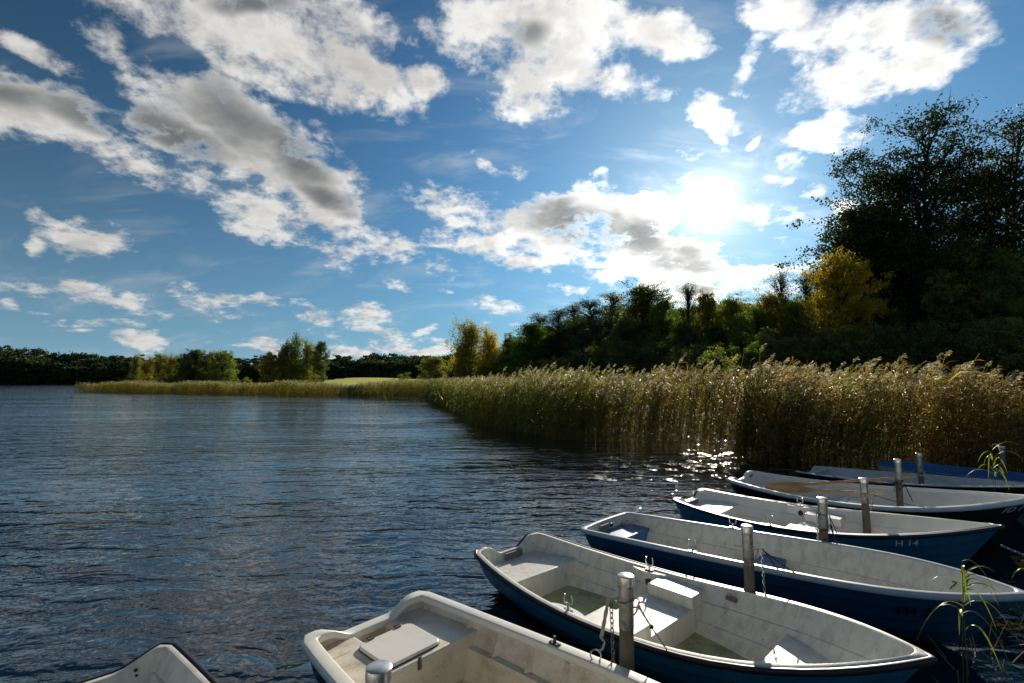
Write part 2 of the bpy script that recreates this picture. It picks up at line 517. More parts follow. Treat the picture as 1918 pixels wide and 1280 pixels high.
def ground_build(g, b, nt):
    geo = g.n('ShaderNodeNewGeometry')
    P = geo.outputs['Position']
    n = g.noise(P, 0.15, 6, 0.6)
    n2 = g.noise(P, 3.0, 5, 0.6)
    c = g.mix(n2, (.045, .05, .018), (.085, .075, .035))
    sp = g.n('ShaderNodeSeparateXYZ'); g.link(P, sp.inputs[0])
    # mown meadow behind the far reeds
    dxm = g.math('DIVIDE', g.math('ADD', sp.outputs[0], 75.0), 75.0)
    dym = g.math('DIVIDE', g.math('SUBTRACT', sp.outputs[1], 200.0), 95.0)
    rr = g.math('ADD', g.math('POWER', g.math('ABSOLUTE', dxm), 2.0), g.math('POWER', g.math('ABSOLUTE', dym), 2.0))
    meadow = g.mapr(g.math('ADD', rr, g.math('MULTIPLY', n, 0.3)), 1.25, 0.95)
    c = g.mix(meadow, c, g.mix(n2, (.42, .44, .07), (.52, .50, .10)))
    g.link(c, b.inputs['Base Color'])
    bp = g.n('ShaderNodeBump'); bp.inputs['Strength'].default_value = 0.6; bp.inputs['Distance'].default_value = 0.1
    g.link(n2, bp.inputs['Height']); g.link(bp.outputs[0], b.inputs['Normal'])


M['ground'] = mat('ground', (.05, .05, .02), .95, spec=.1, build=ground_build)


def water_build(g, b, nt):
    geo = g.n('ShaderNodeNewGeometry')
    P = geo.outputs['Position']
    b.inputs['IOR'].default_value = 1.75
    sp = g.n('ShaderNodeSeparateXYZ'); g.link(P, sp.inputs[0])
    dist = g.vec('LENGTH', g.vec('MULTIPLY', P, (1, 1, 0)))

    def rot(v, a, sx, sy):
        m = g.n('ShaderNodeMapping'); g.link(v, m.inputs['Vector'])
        m.inputs['Rotation'].default_value = (0, 0, a); m.inputs['Scale'].default_value = (sx, sy, 1)
        return m.outputs[0]
    wn = g.n('ShaderNodeTexNoise'); g.link(P, wn.inputs['Vector']); wn.inputs['Scale'].default_value = 0.9
    wv = g.vec('MULTIPLY', g.vec('SUBTRACT', wn.outputs['Color'], (.5, .5, .5)), (.5, .5, 0))
    Q = g.vec('ADD', P, wv)
    h1 = g.noise(rot(Q, R(-10), 0.42, 1.9), 1.5, 1.0, 0.35, 0.5)
    h2 = g.noise(rot(Q, R(14), 1.6, 3.2), 1.9, 1.0, 0.4, 0.4)
    h3 = g.noise(rot(Q, R(-24), 2.4, 3.6), 4.6, 1.0, 0.4, 0.2)
    hs = g.noise(rot(P, R(5), 0.35, 1.0), 0.5, 1, 0.5)
    patch = g.mapr(g.noise(rot(P, R(8), 0.5, 1.6), 0.10, 3, 0.5), 0.36, 0.64, 0.40, 1.25)
    # calmer close to the reeds and the boats (they shelter the water)
    lee = g.mapr(g.math('ADD', sp.outputs[0], g.math('MULTIPLY', sp.outputs[1], 0.12)), 1.5, 9.0, 1.0, 0.75)
    h = g.math('ADD', g.math('MULTIPLY', h1, 0.105), g.math('MULTIPLY', h2, 0.046))
    h = g.math('ADD', h, g.math('MULTIPLY', h3, 0.012))
    h = g.math('ADD', h, g.math('MULTIPLY', hs, 0.07))
    sgn = g.math('SUBTRACT', g.math('MULTIPLY', g.math('ADD', sp.outputs[0], 1.1), .67), g.math('MULTIPLY', g.math('SUBTRACT', sp.outputs[1], 4.0), .74))
    lee = g.math('MULTIPLY', lee, g.mapr(sgn, 0.1, 1.6, 1.0, 0.22))
    amp = g.math('MULTIPLY', g.math('MULTIPLY', patch, lee), g.mapr(dist, 3.0, 40.0, 1.0, 0.60))
    h = g.math('MULTIPLY', h, amp)
    bp = g.n('ShaderNodeBump'); bp.inputs['Strength'].default_value = 1.0; bp.inputs['Distance'].default_value = WAVE
    g.link(h, bp.inputs['Height']); g.link(bp.outputs[0], b.inputs['Normal'])


WAVE = 0.85
M['water'] = mat('lake water', (.003, .014, .026), .02, spec=.5, build=water_build)

# ------------------------------------------------------------------ ground and water
SHORE = [(24, -30), (20, 6), (14.5, 12.6), (10, 13.0), (7.6, 13.3), (6.1, 14.0), (5.2, 17.0), (0.9, 20.0), (-2.3, 26.4), (-4.5, 37.6), (-10.2, 58.5),
         (-18.7, 66.4), (-43.5, 78.5), (-63.4, 88.3), (-88, 99), (-92, 104), (-80, 118), (-75, 200), (-95, 300), (-200, 330), (-400, 335),
         (-900, 300), (-900, -400), (24, -400)]


def shore_dist(x, y):
    """positive on land"""
    P = np.stack([x, y], -1)
    S = np.array(SHORE, float)
    A = S; B = np.roll(S, -1, 0)
    best = np.full(x.shape, 1e9); ins = np.zeros(x.shape, bool)
    for a, b in zip(A, B):
        ab = b - a
        t = np.clip(((P - a) @ ab) / (ab @ ab), 0, 1)
        d = np.linalg.norm(P - a - t[..., None] * ab, axis=-1)
        best = np.minimum(best, d)
        c = ((a[1] > y) != (b[1] > y)) & (x < (b[0] - a[0]) * (y - a[1]) / (b[1] - a[1] + 1e-12) + a[0])
        ins ^= c
    return np.where(ins, -best, best)


def ground_h(x, y):
    x = np.asarray(x, float); y = np.asarray(y, float)
    d = shore_dist(x, y)
    inland = np.clip(d - 4, 0, None)
    right = np.clip((x - (-12)) / 30, 0, 1)
    h = np.where(d < 4, -0.9 + 0.9 * np.clip((d + 5) / 9, 0, 1), 0.12 * (1 - np.exp(-inland / 2)) + inland * 0.012 + right * 4.0 * (1 - np.exp(-inland / 40)))
    h = h + np.where(d >= 4, 3.6 * np.exp(-(((x + 68) / 45) ** 2 + ((y - 215) / 60) ** 2)), 0)
    h = np.where(d >= 4, np.minimum(h, 9), h)
    return h


def build_ground():
    ang = np.linspace(-math.pi, math.pi, 361)[:-1]
    rad = np.concatenate([[0.0], np.geomspace(1.5, 3000, 170)])
    A, Rr = np.meshgrid(ang, rad)
    x = Rr * np.sin(A); y = Rr * np.cos(A)
    z = ground_h(x, y)
    V = np.stack([x, y, z], -1).reshape(-1, 3)
    nr, na = x.shape
    i, j = np.meshgrid(np.arange(nr - 1), np.arange(na), indexing='ij')
    F = np.stack([i * na + j, (i + 1) * na + j, (i + 1) * na + (j + 1) % na, i * na + (j + 1) % na], -1).reshape(-1, 4)
    o = npmesh('ground', V, F[:, ::-1], M['ground'], smooth=True)
    tag(o, kind='structure')
    n = 24
    mb = MB()
    rings = [0.01, 5, 20, 80, 300, 1400]
    mb.grid([[(r * math.cos(2 * math.pi * k / n), r * math.sin(2 * math.pi * k / n), 0) for k in range(n)] for r in rings], closed_v=True)
    tag(mb.build('water', M['water'], smooth=False), kind='structure')


build_ground()


def gz(x, y):
    return float(ground_h(np.array([x]), np.array([y]))[0])


# ------------------------------------------------------------------ boats
class Hull:
    def __init__(s, L, wt, wm, zs, zm, zb, pp, tm, th=0.045, zk=-0.10, dip=0.0, dipw=0.45, rimw=0.05, flare=0.34, blunt=1.0):
        s.L, s.wt, s.wm, s.tm, s.pp = L, wt, wm, tm, pp
        s.q = np.polyfit([0, .45, 1], [zs, zm, zb], 2)
        s.th, s.zk, s.dip, s.dipw, s.rimw, s.flare = th, zk, dip, dipw, rimw, flare

    def w(s, t):
        if t <= s.tm: return s.wt + (s.wm - s.wt) * (1 - (1 - t / s.tm) ** 2)
        return s.wm * max(1 - ((t - s.tm) / (1 - s.tm)) ** s.pp, 0.0)

    def z(s, t): return float(np.polyval(s.q, t))

    def keel(s, t):
        return s.zk + max(0, (t - .6) / .4) ** 2.5 * 0.16 + max(0, .25 - t) * .3

    def g(s, t, k):
        """relative half width at height fraction k"""
        e = s.flare + 0.55 * max(0, (t - .45) / .55) ** 1.6
        return max(k, 0.0) ** e

    def bow_x(s, t, k):
        return t * s.L - (1 - k) * 0.42 * max(0, (t - .55) / .45) ** 2.2

    def path(s):
        """closed list of ('t', value, sign) / ('q', y fraction)"""
        ts = [.018, .035, .06, .1, .15, .2, .26, .32, .38, .44, .5, .56, .62, .67, .72, .77, .81, .85, .885, .915, .94, .96, .975, .988, .996]
        near = [('t', t, -1) for t in ts]
        far = [('t', t, 1) for t in reversed(ts)]
        qs = [.93, .87, .8, .7, .6, .52, .45, .38, .3, .2, .1, 0, -.1, -.2, -.3, -.38, -.45, -.52, -.6, -.7, -.8, -.87, -.93]
        return near + [('b', 0, 0)] + far + [('q', q, 0) for q in qs]

    def zt(s, q):
        a = abs(q)
        base = s.z(0)
        if s.dip:
            k = min(max((a - s.dipw * .55) / (s.dipw * .75), 0), 1)
            k = k * k * (3 - 2 * k)
            base = base - s.dip * (1 - k)
        return base

    def pt(s, e, k, inset=0.0, zoff=0.0):
        """hull point: k = 0 keel .. 1 gunwale"""
        if e[0] == 't':
            t = e[1]; zg = s.z(t); kz = s.keel(t)
            z = kz + k * (zg - kz)
            if inset:
                t2 = t * (1 - inset * 1.6 / s.L)
                x = s.bow_x(t2, k); x = max(x, inset + .06 * (1 - k))
                y = max(s.w(t2) * s.g(t2, k) - inset, 0)
            else:
                x = s.bow_x(t, k); y = s.w(t) * s.g(t, k)
            if t < .05: x += (1 - k) * 0.07 * (1 - t / .05) if not inset else 0
            return Vector((x, e[2] * y, z + zoff))
        if e[0] == 'b':
            kz = s.keel(1); z = kz + k * (s.z(1) - kz)
            t2 = 1 - inset * 1.6 / s.L
            return Vector((s.bow_x(t2, k), 0, z + zoff))
        q = e[1]; kz = s.keel(0)
        zg = s.zt(q); z = kz + k * (zg - kz)
        kk = (z - kz) / (s.z(0) - kz)
        w0 = max(s.w(0) * s.g(0, kk) - inset, 0)
        x = inset + (1 - kk) * 0.07 - 0.03 * (1 - q * q)
        return Vector((x, q * w0, z + zoff))

    def inner_w(s, x, z):
        t = min(max(x / s.L, 0), 1)
        # solve for t giving this x at this height
        for _ in range(4):
            k = (z - s.keel(t)) / (s.z(t) - s.keel(t))
            t = min(max(t + (x - s.bow_x(t, k)) / s.L, 0), 1)
        k = (z - s.keel(t)) / (s.z(t) - s.keel(t))
        return max(s.w(t) * s.g(t, k) - s.th * .5, 0.004)


def hull_mesh(h, laps=(.30, .52, .74), lap=0.012):
    mb = MB()
    ks = [0, .04, .1, .18]
    off = [0] * 4
    for l in laps:
        ks += [l - .012, l]; off += [0, lap]
        ks += [l + .09]; off += [lap * .4]
    ks += [.9, 1.0]; off += [0, 0]
    rows = []
    for e in h.path():
        row = []
        for k, o in zip(ks, off):
            p = h.pt(e, k)
            if e[0] == 't': p.y += e[2] * o * min(1, h.w(e[1]) * 4)
            row.append(p)
        rows.append(row)
    mb.grid(rows, closed_u=True, flip=False)
    return mb


def liner_mesh(h, floor=0.03, laps=(.45, .72), lap=.016):
    mb = MB()
    rows = []
    for e in h.path():
        top = h.pt(e, 1, h.th)
        row = []
        t = e[1] if e[0] == 't' else (1 if e[0] == 'b' else 0)
        kz = h.keel(t); zg = h.zt(e[1]) if e[0] == 'q' else h.z(t)
        k0 = (floor - kz) / (zg - kz)
        ks = [1.0, .9]; of = [0, 0]
        for l in sorted(laps, reverse=True):
            if l > k0 + .05:
                ks += [l + .006, l]; of += [0, lap]
        ks += [k0 + .06 * (1 - k0), k0]; of += [0, 0]
        n = 2 + 2 * len(laps) + 2
        while len(ks) < n: ks.append(k0); of.append(0)
        for k, o in zip(ks, of):
            p = h.pt(e, k, h.th)
            if e[0] == 't': p.y -= e[2] * o * min(1, h.w(e[1]) * 4)
            row.append(p)
        rows.append(row)
    mb.grid(rows, closed_u=True, flip=True)
    # floor
    n = len(rows)
    P = h.path()
    o = len(mb.v)
    N = 26
    ring = [r[-1] for r in rows]
    side = N
    fv = []
    fr = []
    for i in range(side):
        a = ring[i]; b = ring[len([e for e in P if e[0] != 'q']) - 1 - i]
        fr.append([Vector((a.x + (b.x - a.x) * j / 6, a.y + (b.y - a.y) * j / 6, floor)) for j in range(7)])
    mb.grid(fr, mi=0, flip=False)
    return mb


def rim_frames(h, overs=0.0):
    P = [h.pt(e, 1) for e in h.path()]
    n = len(P)
    out = []
    for i, p in enumerate(P):
        t = P[(i + 1) % n] - P[i - 1]
        t.z = 0
        t.normalize()
        out.append((p, Vector((t.y, -t.x, 0))))
    # mirror symmetric bow point
    return out


def rim_mesh(h, prof):
    """prof: list of (outward offset, dz) - closed profile swept round the gunwale"""
    mb = MB()
    rows = []
    for e, (p, nrm) in zip(h.path(), rim_frames(h)):
        row = []
        for a, b in prof:
            q = p + nrm * a if a >= 0 else h.pt(e, 1, -a)
            row.append(Vector((q.x, q.y, q.z + b)))
        rows.append(row)
    mb.grid(rows, closed_u=True, closed_v=True, flip=False)
    return mb


def rprof(x0, x1, z0, z1, r, n=3):
    """rounded rectangle profile"""
    pts = []
    for cx, cz, a0 in ((x1 - r, z1 - r, 0), (x0 + r, z1 - r, 90), (x0 + r, z0 + r, 180), (x1 - r, z0 + r, 270)):
        for k in range(n + 1):
            a = R(a0 + 90 * k / n)
            pts.append((cx + r * math.cos(a), cz + r * math.sin(a)))
    return pts


def seat_block(h, x0, x1, ztop, zbot=.03, y0=None, y1=None, ex=0.012, nx=7):
    """a moulded block from wall to wall (or cut at y0 / y1), its sides following the hull"""
    mb = MB()
    rows = []
    for i in range(nx):
        x = x0 + (x1 - x0) * i / (nx - 1)
        zs = [zbot + (ztop - zbot) * k / 4 for k in range(5)]
        L_, R_ = [], []
        for z in zs:
            w = h.inner_w(x, z) + ex
            a = -w if y0 is None else max(y0, -w)
            b = w if y1 is None else min(y1, w)
            if b < a: a = b = (a + b) / 2
            kk = min(max((z - h.keel(1)) / (h.z(1) - h.keel(1)), 0), 1)
            xc = min(x, h.bow_x(1, kk) - .07) if x > h.L * .7 else x
            L_.append(Vector((xc, a, z))); R_.append(Vector((xc, b, z)))
        rows.append(L_ + R_[::-1])
    mb.grid(rows, closed_v=True, flip=False)
    n = len(rows[0])
    o = len(mb.v) - nx * n
    mb.f.append(tuple(o + k for k in range(n))); mb.m.append(0)
    mb.f.append(tuple(o + (nx - 1) * n + k for k in range(n))[::-1]); mb.m.append(0)
    return mb


def slab(h, x0, x1, z0, z1, ex=.012):
    return seat_block(h, x0, x1, z1, z0, ex=ex)


def rowlock(parent, x, y, z, yaw=0.0, up=True):
    mb = MB()
    mb.box((x, y, z + .006), (.085, .035, .010))
    mb.lathe([(.001, z + .011), (.013, z + .011), (.011, z + .03), (.010, z + .055), (.001, z + .055)], 10, (x, y))
    for s in (-1, 1):
        mb.lathe([(.001, z + .011), (.006, z + .012), (.005, z + .016), (.001, z + .017)], 8, (x + s * .032, y))
    if up:
        pts = []; rr = []
        for k in range(15):
            a = -1.0 + 2.0 * k / 14
            px = math.sin(a * 2.25) * .036 * (1 + .1 * abs(a))
            pz = .085 - math.cos(a * 1.75) * .034 + max(0, abs(a) - .6) * .09
            pts.append((x + px * math.cos(yaw), y + px * math.sin(yaw), z + pz)); rr.append(.0075 if abs(a) < .85 else .006)
        mb.tube(pts, rr, 8)
    return mb.build('rowlock', M['chrome'] if up else M['black'], parent)


def text_mesh(txt, size, font_shear=0.0, bold=0.0):
    cu = bpy.data.curves.new('lettering', 'FONT')
    cu.body = txt; cu.size = size; cu.offset = bold; cu.shear = font_shear
    ob = bpy.data.objects.new('lettering', cu)
    COL.objects.link(ob)
    dg = bpy.context.evaluated_depsgraph_get()
    me = bpy.data.meshes.new_from_object(ob.evaluated_get(dg))
    v = [tuple(p.co) for p in me.vertices]; f = [tuple(p.vertices) for p in me.polygons]
    bpy.data.objects.remove(ob); bpy.data.curves.remove(cu); bpy.data.meshes.remove(me)
    return v, f


def lettering(parent, h, txt, size, t0, k0, m, sgn=-1, inner=False, name='registration_mark', shear=0.0, bold=0.0, rot=0.0):
    v, f = text_mesh(txt, size, shear, bold)
    P = []
    for (a, b, _) in v:
        ca, sa = math.cos(rot), math.sin(rot)
        a, b = a * ca - b * sa, a * sa + b * ca
        t = t0 + a / h.L
        zg, kz = h.z(t), h.keel(t)
        k = k0 + b / (zg - kz)
        p = h.pt(('t', t, sgn), k, h.th if inner else 0.0)
        p.y += sgn * (-.018 if inner else .025)
        P.append(p)
    mb = MB(); mb.add(P, f)
    return mb.build(name, m, parent, smooth=False)


def boat(name, loc, a, h, label, cat='rowing boat', hull_m=None, in_m=None, laps=(.30, .52, .74), inlaps=(.45, .72)):
    root = empty(name, (loc[0], loc[1], 0), a)
    tag(root, label, cat)
    hull_mesh(h, laps).build('hull', hull_m, root, angle=28)
    liner_mesh(h, laps=inlaps).build('inner_liner', in_m, root, angle=28)
    return root


GRP = 'rowing boats moored between the posts'
FIT = {'C': (-0.045, 5.767, -0.82, [3.742, 0.506, 0.722, 0.455, 0.373, 0.654, 3.285, 0.468]),
       'D': (1.278, 6.848, -0.77, [4.021, 0.57, 0.615, 0.386, 0.47, 0.588, 3.094, 0.587]),
       'E': (2.93, 8.181, -0.787, [3.659, 0.557, 0.779, 0.438, 0.388, 0.676, 2.483, 0.444]),
       'F': (4.483, 9.696, -0.781, [3.996, 0.601, 0.96, 0.461, 0.395, 0.68, 2.386, 0.545]),
       'G': (6.503, 10.882, -0.921, [3.686, 0.538, 0.733, 0.369, 0.427, 0.617, 2.073, 0.426]),
       'H': (8.75, 11.462, -1.069, [3.919, 0.528, 0.685, 0.418, 0.427, 0.583, 2.187, 0.42]),
       'B': (-1.157, 4.06, -0.739, [4.2, 0.539, 0.66, 0.44, 0.46, 0.698, 2.037, 0.40]),
       'A': (-2.79, 3.21, -0.78, [4.0, 0.52, 0.70, 0.47, 0.40, 0.68, 2.4, 0.42])}
RUB = rprof(-.012, .026, -.034, .010, .014)
RUBFL = rprof(-.050, -.011, -.010, .006, .004)
FAT = rprof(-.050, .022, -.045, .012, .022)


def mould_boat(key, name, label, hull_m, in_m, floor_m, clean):
    x, y, a, p = FIT[key]
    h = Hull(*p, dip=.10, dipw=.55)
    b = boat(name, (x, y), a, h, label, hull_m=hull_m, in_m=in_m)
    b['group'] = GRP
    rim_mesh(h, RUB).build('rubber_rim', M['rubber'], b)
    rim_mesh(h, RUBFL).build('gunwale_flange', in_m, b)
    seat_block(h, .03, .60, .28).build('stern_seat', in_m, b, bevel=.012)
    s = seat_block(h, 1.56, 2.04, .245).build('middle_seat', in_m, b, bevel=.010)
    for y0, y1 in ((None, -.30), (.385, None)):
        q = seat_block(h, 1.58, 2.035, .345, .240, y0, y1, nx=5)
        q.build('raised_step', in_m, s, bevel=.008)
    seat_block(h, 2.80, 3.50, .30, nx=9).build('bow_seat', in_m, b, bevel=.010)
    # floor boards / water in the bottom
    fl = MB()
    rows = []
    for i in range(12):
        xx = .5 + (2.95 - .5) * i / 11
        w = h.inner_w(xx, .045) + .02
        rows.append([(xx, -w + 2 * w * j / 8, .045) for j in range(9)])
    fl.grid(rows)
    fl.build('wet_floor', floor_m, b, smooth=False)
    # rowlock pads with rowlocks
    for sg in (-1, 1):
        m = MB()
        rows = []
        for i in range(9):
            t = (1.22 + .46 * i / 8) / h.L
            zz = h.z(t); k = math.sin(math.pi * i / 8) ** .5 if 0 < i < 8 else .02
            yo = h.w(t) - .03
            rows.append([(t * h.L, sg * yo, zz - .004), (t * h.L, sg * (yo - .105 * k), zz - .006), (t * h.L, sg * (yo - .11 * k), zz - .02), (t * h.L, sg * (yo - .085), zz - .16)])
        m.grid(rows, flip=sg > 0)
        m.build('rowlock_pad', in_m, b, angle=50)
        t = 1.45 / h.L
        rowlock(b, 1.45, sg * (h.w(t) - .075), h.z(t) - .004, 0.15)
        if sg > 0:
            hole = MB()
            c = h.pt(('t', t + .012, 1), .80, h.th)
            pts = []
            for k in range(14):
                an = 2 * math.pi * k / 14
                dx, dz = math.cos(an) * .034, math.sin(an) * .042
                pts.append((c.x + dx, c.y - .036 + dz * .12, c.z + dz - (.03 if math.sin(an) < -.9 else 0)))
            hole.add(pts, [tuple(range(14))])
            hole.build('drain_hole', M['stain'], b, smooth=False)
    # outboard pads on the transom
    for zz, m_ in ((0, M['pad_grey']),):
        bx = MB()
        bx.box((.075, 0.02, .305), (.022, .26, .10))
        bx.build('outboard_pad', m_, b, smooth=False, bevel=.004)
    for sg in (-1, 1):
        v = MB()
        v.tube([(.040, sg * .36, .36), (.052, sg * .36, .36)], .008, 8); v.tube([(.040, sg * .36, .33), (.052, sg * .36, .33)], .006, 8)
        v.build('lock_plate', M['black'], b)
    return b, h


bC, hC = mould_boat('C', 'rowing_boat', 'weathered blue rowing boat with black rubber rim and green water on its floor',
                    M['blue'], M['gel_white'], M['bilge'], False)
bE, hE = mould_boat('E', 'rowing_boat', 'blue rowing boat lettered H 14 on its bow with a clean white inside', M['blue'], M['gel_clean'], M['gel_clean'], True)
lettering(bE, hE, 'H 14', .108, .757, .775, M['ink_white'], bold=.002)

# D : blue hull, fat pale rim, blue seats
x, y, a, p = FIT['D']
hD = Hull(*p)
bD = boat('rowing_boat', (x, y), a, hD, 'dark blue rowing boat lettered FH 3 with pale grey rim and blue seats', hull_m=M['blue_deep'], in_m=M['gel_white'], inlaps=(.62,))
bD['group'] = GRP
rim_mesh(hD, FAT).build('gunwale_rim', M['rim_grey'], bD, angle=60)
seat_block(hD, .04, .42, .27).build('stern_seat', M['blue_seat'], bD, bevel=.01)
slab(hD, 1.87, 2.13, .235, .27).build('middle_seat', M['blue_seat'], bD, bevel=.006)
slab(hD, 2.10, 2.128, .06, .234).build('seat_support', M['blue_seat'], bD)
seat_block(hD, 3.35, 3.8, .30).build('bow_seat', M['blue_seat'], bD, bevel=.01)
t = 1.5 / hD.L
for sg in (-1, 1): rowlock(bD, 1.5, sg * (hD.w(t) - .015), hD.z(t) + .010, .2)
m = MB(); m.box((.075, -.12, .31), (.02, .20, .12)); m.build('outboard_pad', M['pad_grey'], bD, smooth=False, bevel=.004)
m = MB(); m.box((.075, .05, .33), (.02, .05, .05)); m.build('drain_plate', M['black'], bD, smooth=False, bevel=.003)
m = MB()
for k in range(2): m.tube([(1.60 + .05 * math.cos(q * math.pi / 10), hD.inner_w(1.6, .3) - .03 + .018 * math.sin(q * math.pi / 10), .29) for q in range(20)], .006, 6, closed=True)
m.build('mooring_eye', M['rim_white'], bD)
lettering(bD, hD, 'FH 3', .125, .808, .615, M['ink_black'], bold=.003)
lettering(bD, hD, '7', .10, .905, .74, M['ink_black'], sgn=1, inner=True, name='boat_number')

# F : white boat with very dark hull and two oars
x, y, a, p = FIT['F']
hF = Hull(*p, dip=.09, dipw=.55)
bF = boat('rowing_boat', (x, y), a, hF, 'white rowing boat with black green hull and two wooden oars laid inside', hull_m=M['dark_green'], in_m=M['gel_clean'], laps=(.5,), inlaps=())
bF['group'] = GRP
rim_mesh(hF, rprof(-.075, .02, -.05, .014, .022)).build('gunwale_rim', M['rim_white'], bF, angle=60)
seat_block(hF, .05, .75, .26).build('stern_seat', M['gel_clean'], bF, bevel=.012)
seat_block(hF, 1.6, 1.95, .20).build('middle_seat', M['gel_clean'], bF, bevel=.012)
t = 1.6 / hF.L
for sg in (-1, 1): rowlock(bF, 1.6, sg * (hF.w(t) - .03), hF.z(t) + .012, .2, up=False)
lettering(bF, hF, 'FD 1', .115, .922, .74, M['ink_white'], shear=.25, bold=.002)
m = MB()
v, f = text_mesh('BEX', .085, bold=.002)
m.add([(.062 , -.50 + (.36 - 0) * 0 + .12 + a_ , .38 + b_) for a_, b_, _ in [(-q[0], q[1], 0) for q in v]], f)
for i_, q in enumerate(m.v): m.v[i_] = (q[0], q[1] + .90, q[2] - .02)
m.build('boat_number', M['ink_black'], bF, smooth=False)

# G : greyed boat lettered 77
x, y, a, p = FIT['G']
hG = Hull(*p, dip=.10, dipw=.7)
bG = boat('rowing_boat', (x, y), a, hG, 'greyed white rowing boat with dark hull numbered 77 inside its bow', hull_m=M['dark_green'], in_m=M['gel_grey'], inlaps=())
bG['group'] = GRP
rim_mesh(hG, rprof(-.04, .012, -.014, .008, .007)).build('gunwale_rim', M['gel_grey'], bG, angle=60)
seat_block(hG, .25, .75, .24).build('stern_seat', M['gel_clean'], bG, bevel=.01)
slab(hG, .18, .25, .33, .35).build('thwart', M['gel_grey'], bG)
slab(hG, 1.95, 2.35, .24, .27).build('middle_seat', M['gel_clean'], bG, bevel=.006)
for i_ in range(2): lettering(bG, hG, '7', .12, .872 + i_ * .019, .78, M['ink_black'], sgn=1, inner=True, name='digit', shear=.3)

# H : blue boat
x, y, a, p = FIT['H']
hH = Hull(*p)
bH = boat('rowing_boat', (x, y), a, hH, 'farthest rowing boat, bright blue inside and pale grey outside, against the reeds', hull_m=M['gel_grey'], in_m=M['blue_in'], inlaps=())
bH['group'] = GRP
rim_mesh(hH, rprof(-.04, .012, -.016, .008, .007)).build('gunwale_rim', M['blue_in'], bH, angle=60)
seat_block(hH, 1.7, 2.0, .25).build('middle_seat', M['blue_seat'], bH, bevel=.01)

# B : cream boat with hatch
x, y, a, p = FIT['B']
hB = Hull(*p, th=.05, dip=.09, dipw=.62, zk=-.12, flare=.22)
bB = boat('motor_boat', (x, y), a, hB, 'cream dinghy with navy hull and hinged locker lid, cut by the bottom edge', cat='boat', hull_m=M['navy'], in_m=M['gel_cream'], laps=(.5,), inlaps=())
rim_mesh(hB, rprof(-.085, .022, -.045, .014, .018)).build('gunwale_rim', M['rim_cream'], bB, angle=60)
# stern locker: a block with an open well at the transom middle
lk = seat_block(hB, .24, .70, .345)
for y0, y1 in ((None, -.16), (.12, None)):
    q = seat_block(hB, .04, .25, .345, y0=y0, y1=y1, nx=4)
    lk.add(q.v, q.f)
lk.build('stern_locker', M['gel_cream'], bB, bevel=.012)
ld = MB()
pl = []
for cx, cy in ((.60, .17), (.30, .17), (.30, -.19), (.60, -.19)):
    a0 = {(.60, .17): 0, (.30, .17): 90, (.30, -.19): 180, (.60, -.19): 270}[(cx, cy)]
    for k in range(5):
        an = R(a0 + 90 * k / 4)
        pl.append((cx + .052 * math.cos(an), cy + .052 * math.sin(an)))
n = len(pl)
ld.add([(x_, y_, .347) for x_, y_ in pl] + [(x_, y_, .372) for x_, y_ in pl], [tuple(range(n, 2 * n))] + [(i, (i + 1) % n, n + (i + 1) % n, n + i) for i in range(n)])
lid = ld.build('locker_lid', M['rim_cream'], bB, bevel=.007)
seam = MB()
seam.tube([(x_ * 1.0 + (.003 if x_ > .45 else -.003), y_ * 1.012, .3485) for x_, y_ in pl], .0035, 6, closed=True)
seam.build('lid_seal', M['black'], lid)
for yy in (-.13, .11):
    hg = MB(); hg.box((.245, yy, .378), (.035, .05, .010)); hg.tube([(.235, yy - .025, .384), (.235, yy + .025, .384)], .006, 8)
    hg.build('hinge', M['rust'], lid)
lt = MB(); lt.box((.706, -.02, .325), (.012, .026, .085)); lt.tube([(.714, -.02, .36), (.720, -.02, .30)], .008, 8); lt.build('latch', M['rust'], bB)
# inner side ledge with ribs
for sg in (-1, 1):
    lg = MB()
    rows = []
    for i in range(14):
        xx = .6 + 2.9 * i / 13
        w1 = hB.inner_w(xx, .30) + .01; w0 = w1 - .125
        w0 = max(w0, .01)
        rows.append([(xx, sg * w1, .245), (xx, sg * w0, .245), (xx, sg * (w0 - .0), .232), (xx, sg * (w0 - .01), .03)])
    lg.grid(rows, flip=sg > 0)
    lg.build('side_ledge', M['gel_cream'], bB, angle=40)
    for i in range(9):
        xx = .62 + .31 * i
        rb = MB()
        wg = hB.inner_w(xx, .40) - .018; wl = hB.inner_w(xx, .25) - .02
        dy = .072
        rb.add([(xx - .035, sg * (wg + .01), .43), (xx + .035, sg * (wg + .01), .43), (xx, sg * (wg - .012), .42),
                (xx - .045, sg * (wl + .01), .246), (xx + .045, sg * (wl + .01), .246), (xx, sg * (wl - dy), .246)],
               [(0, 2, 5, 3), (2, 1, 4, 5), (0, 1, 2), (3, 5, 4)])
        rb.build('rib', M['gel_cream'], bB, smooth=False, bevel=.006)
t = 1.41 / hB.L
for sg in (-1, 1):
    rowlock(bB, 1.41, sg * (hB.w(t) - .04), hB.z(t) + .014, 0, up=False)
seat_block(hB, 2.2, 2.6, .26).build('middle_seat', M['gel_cream'], bB, bevel=.01)

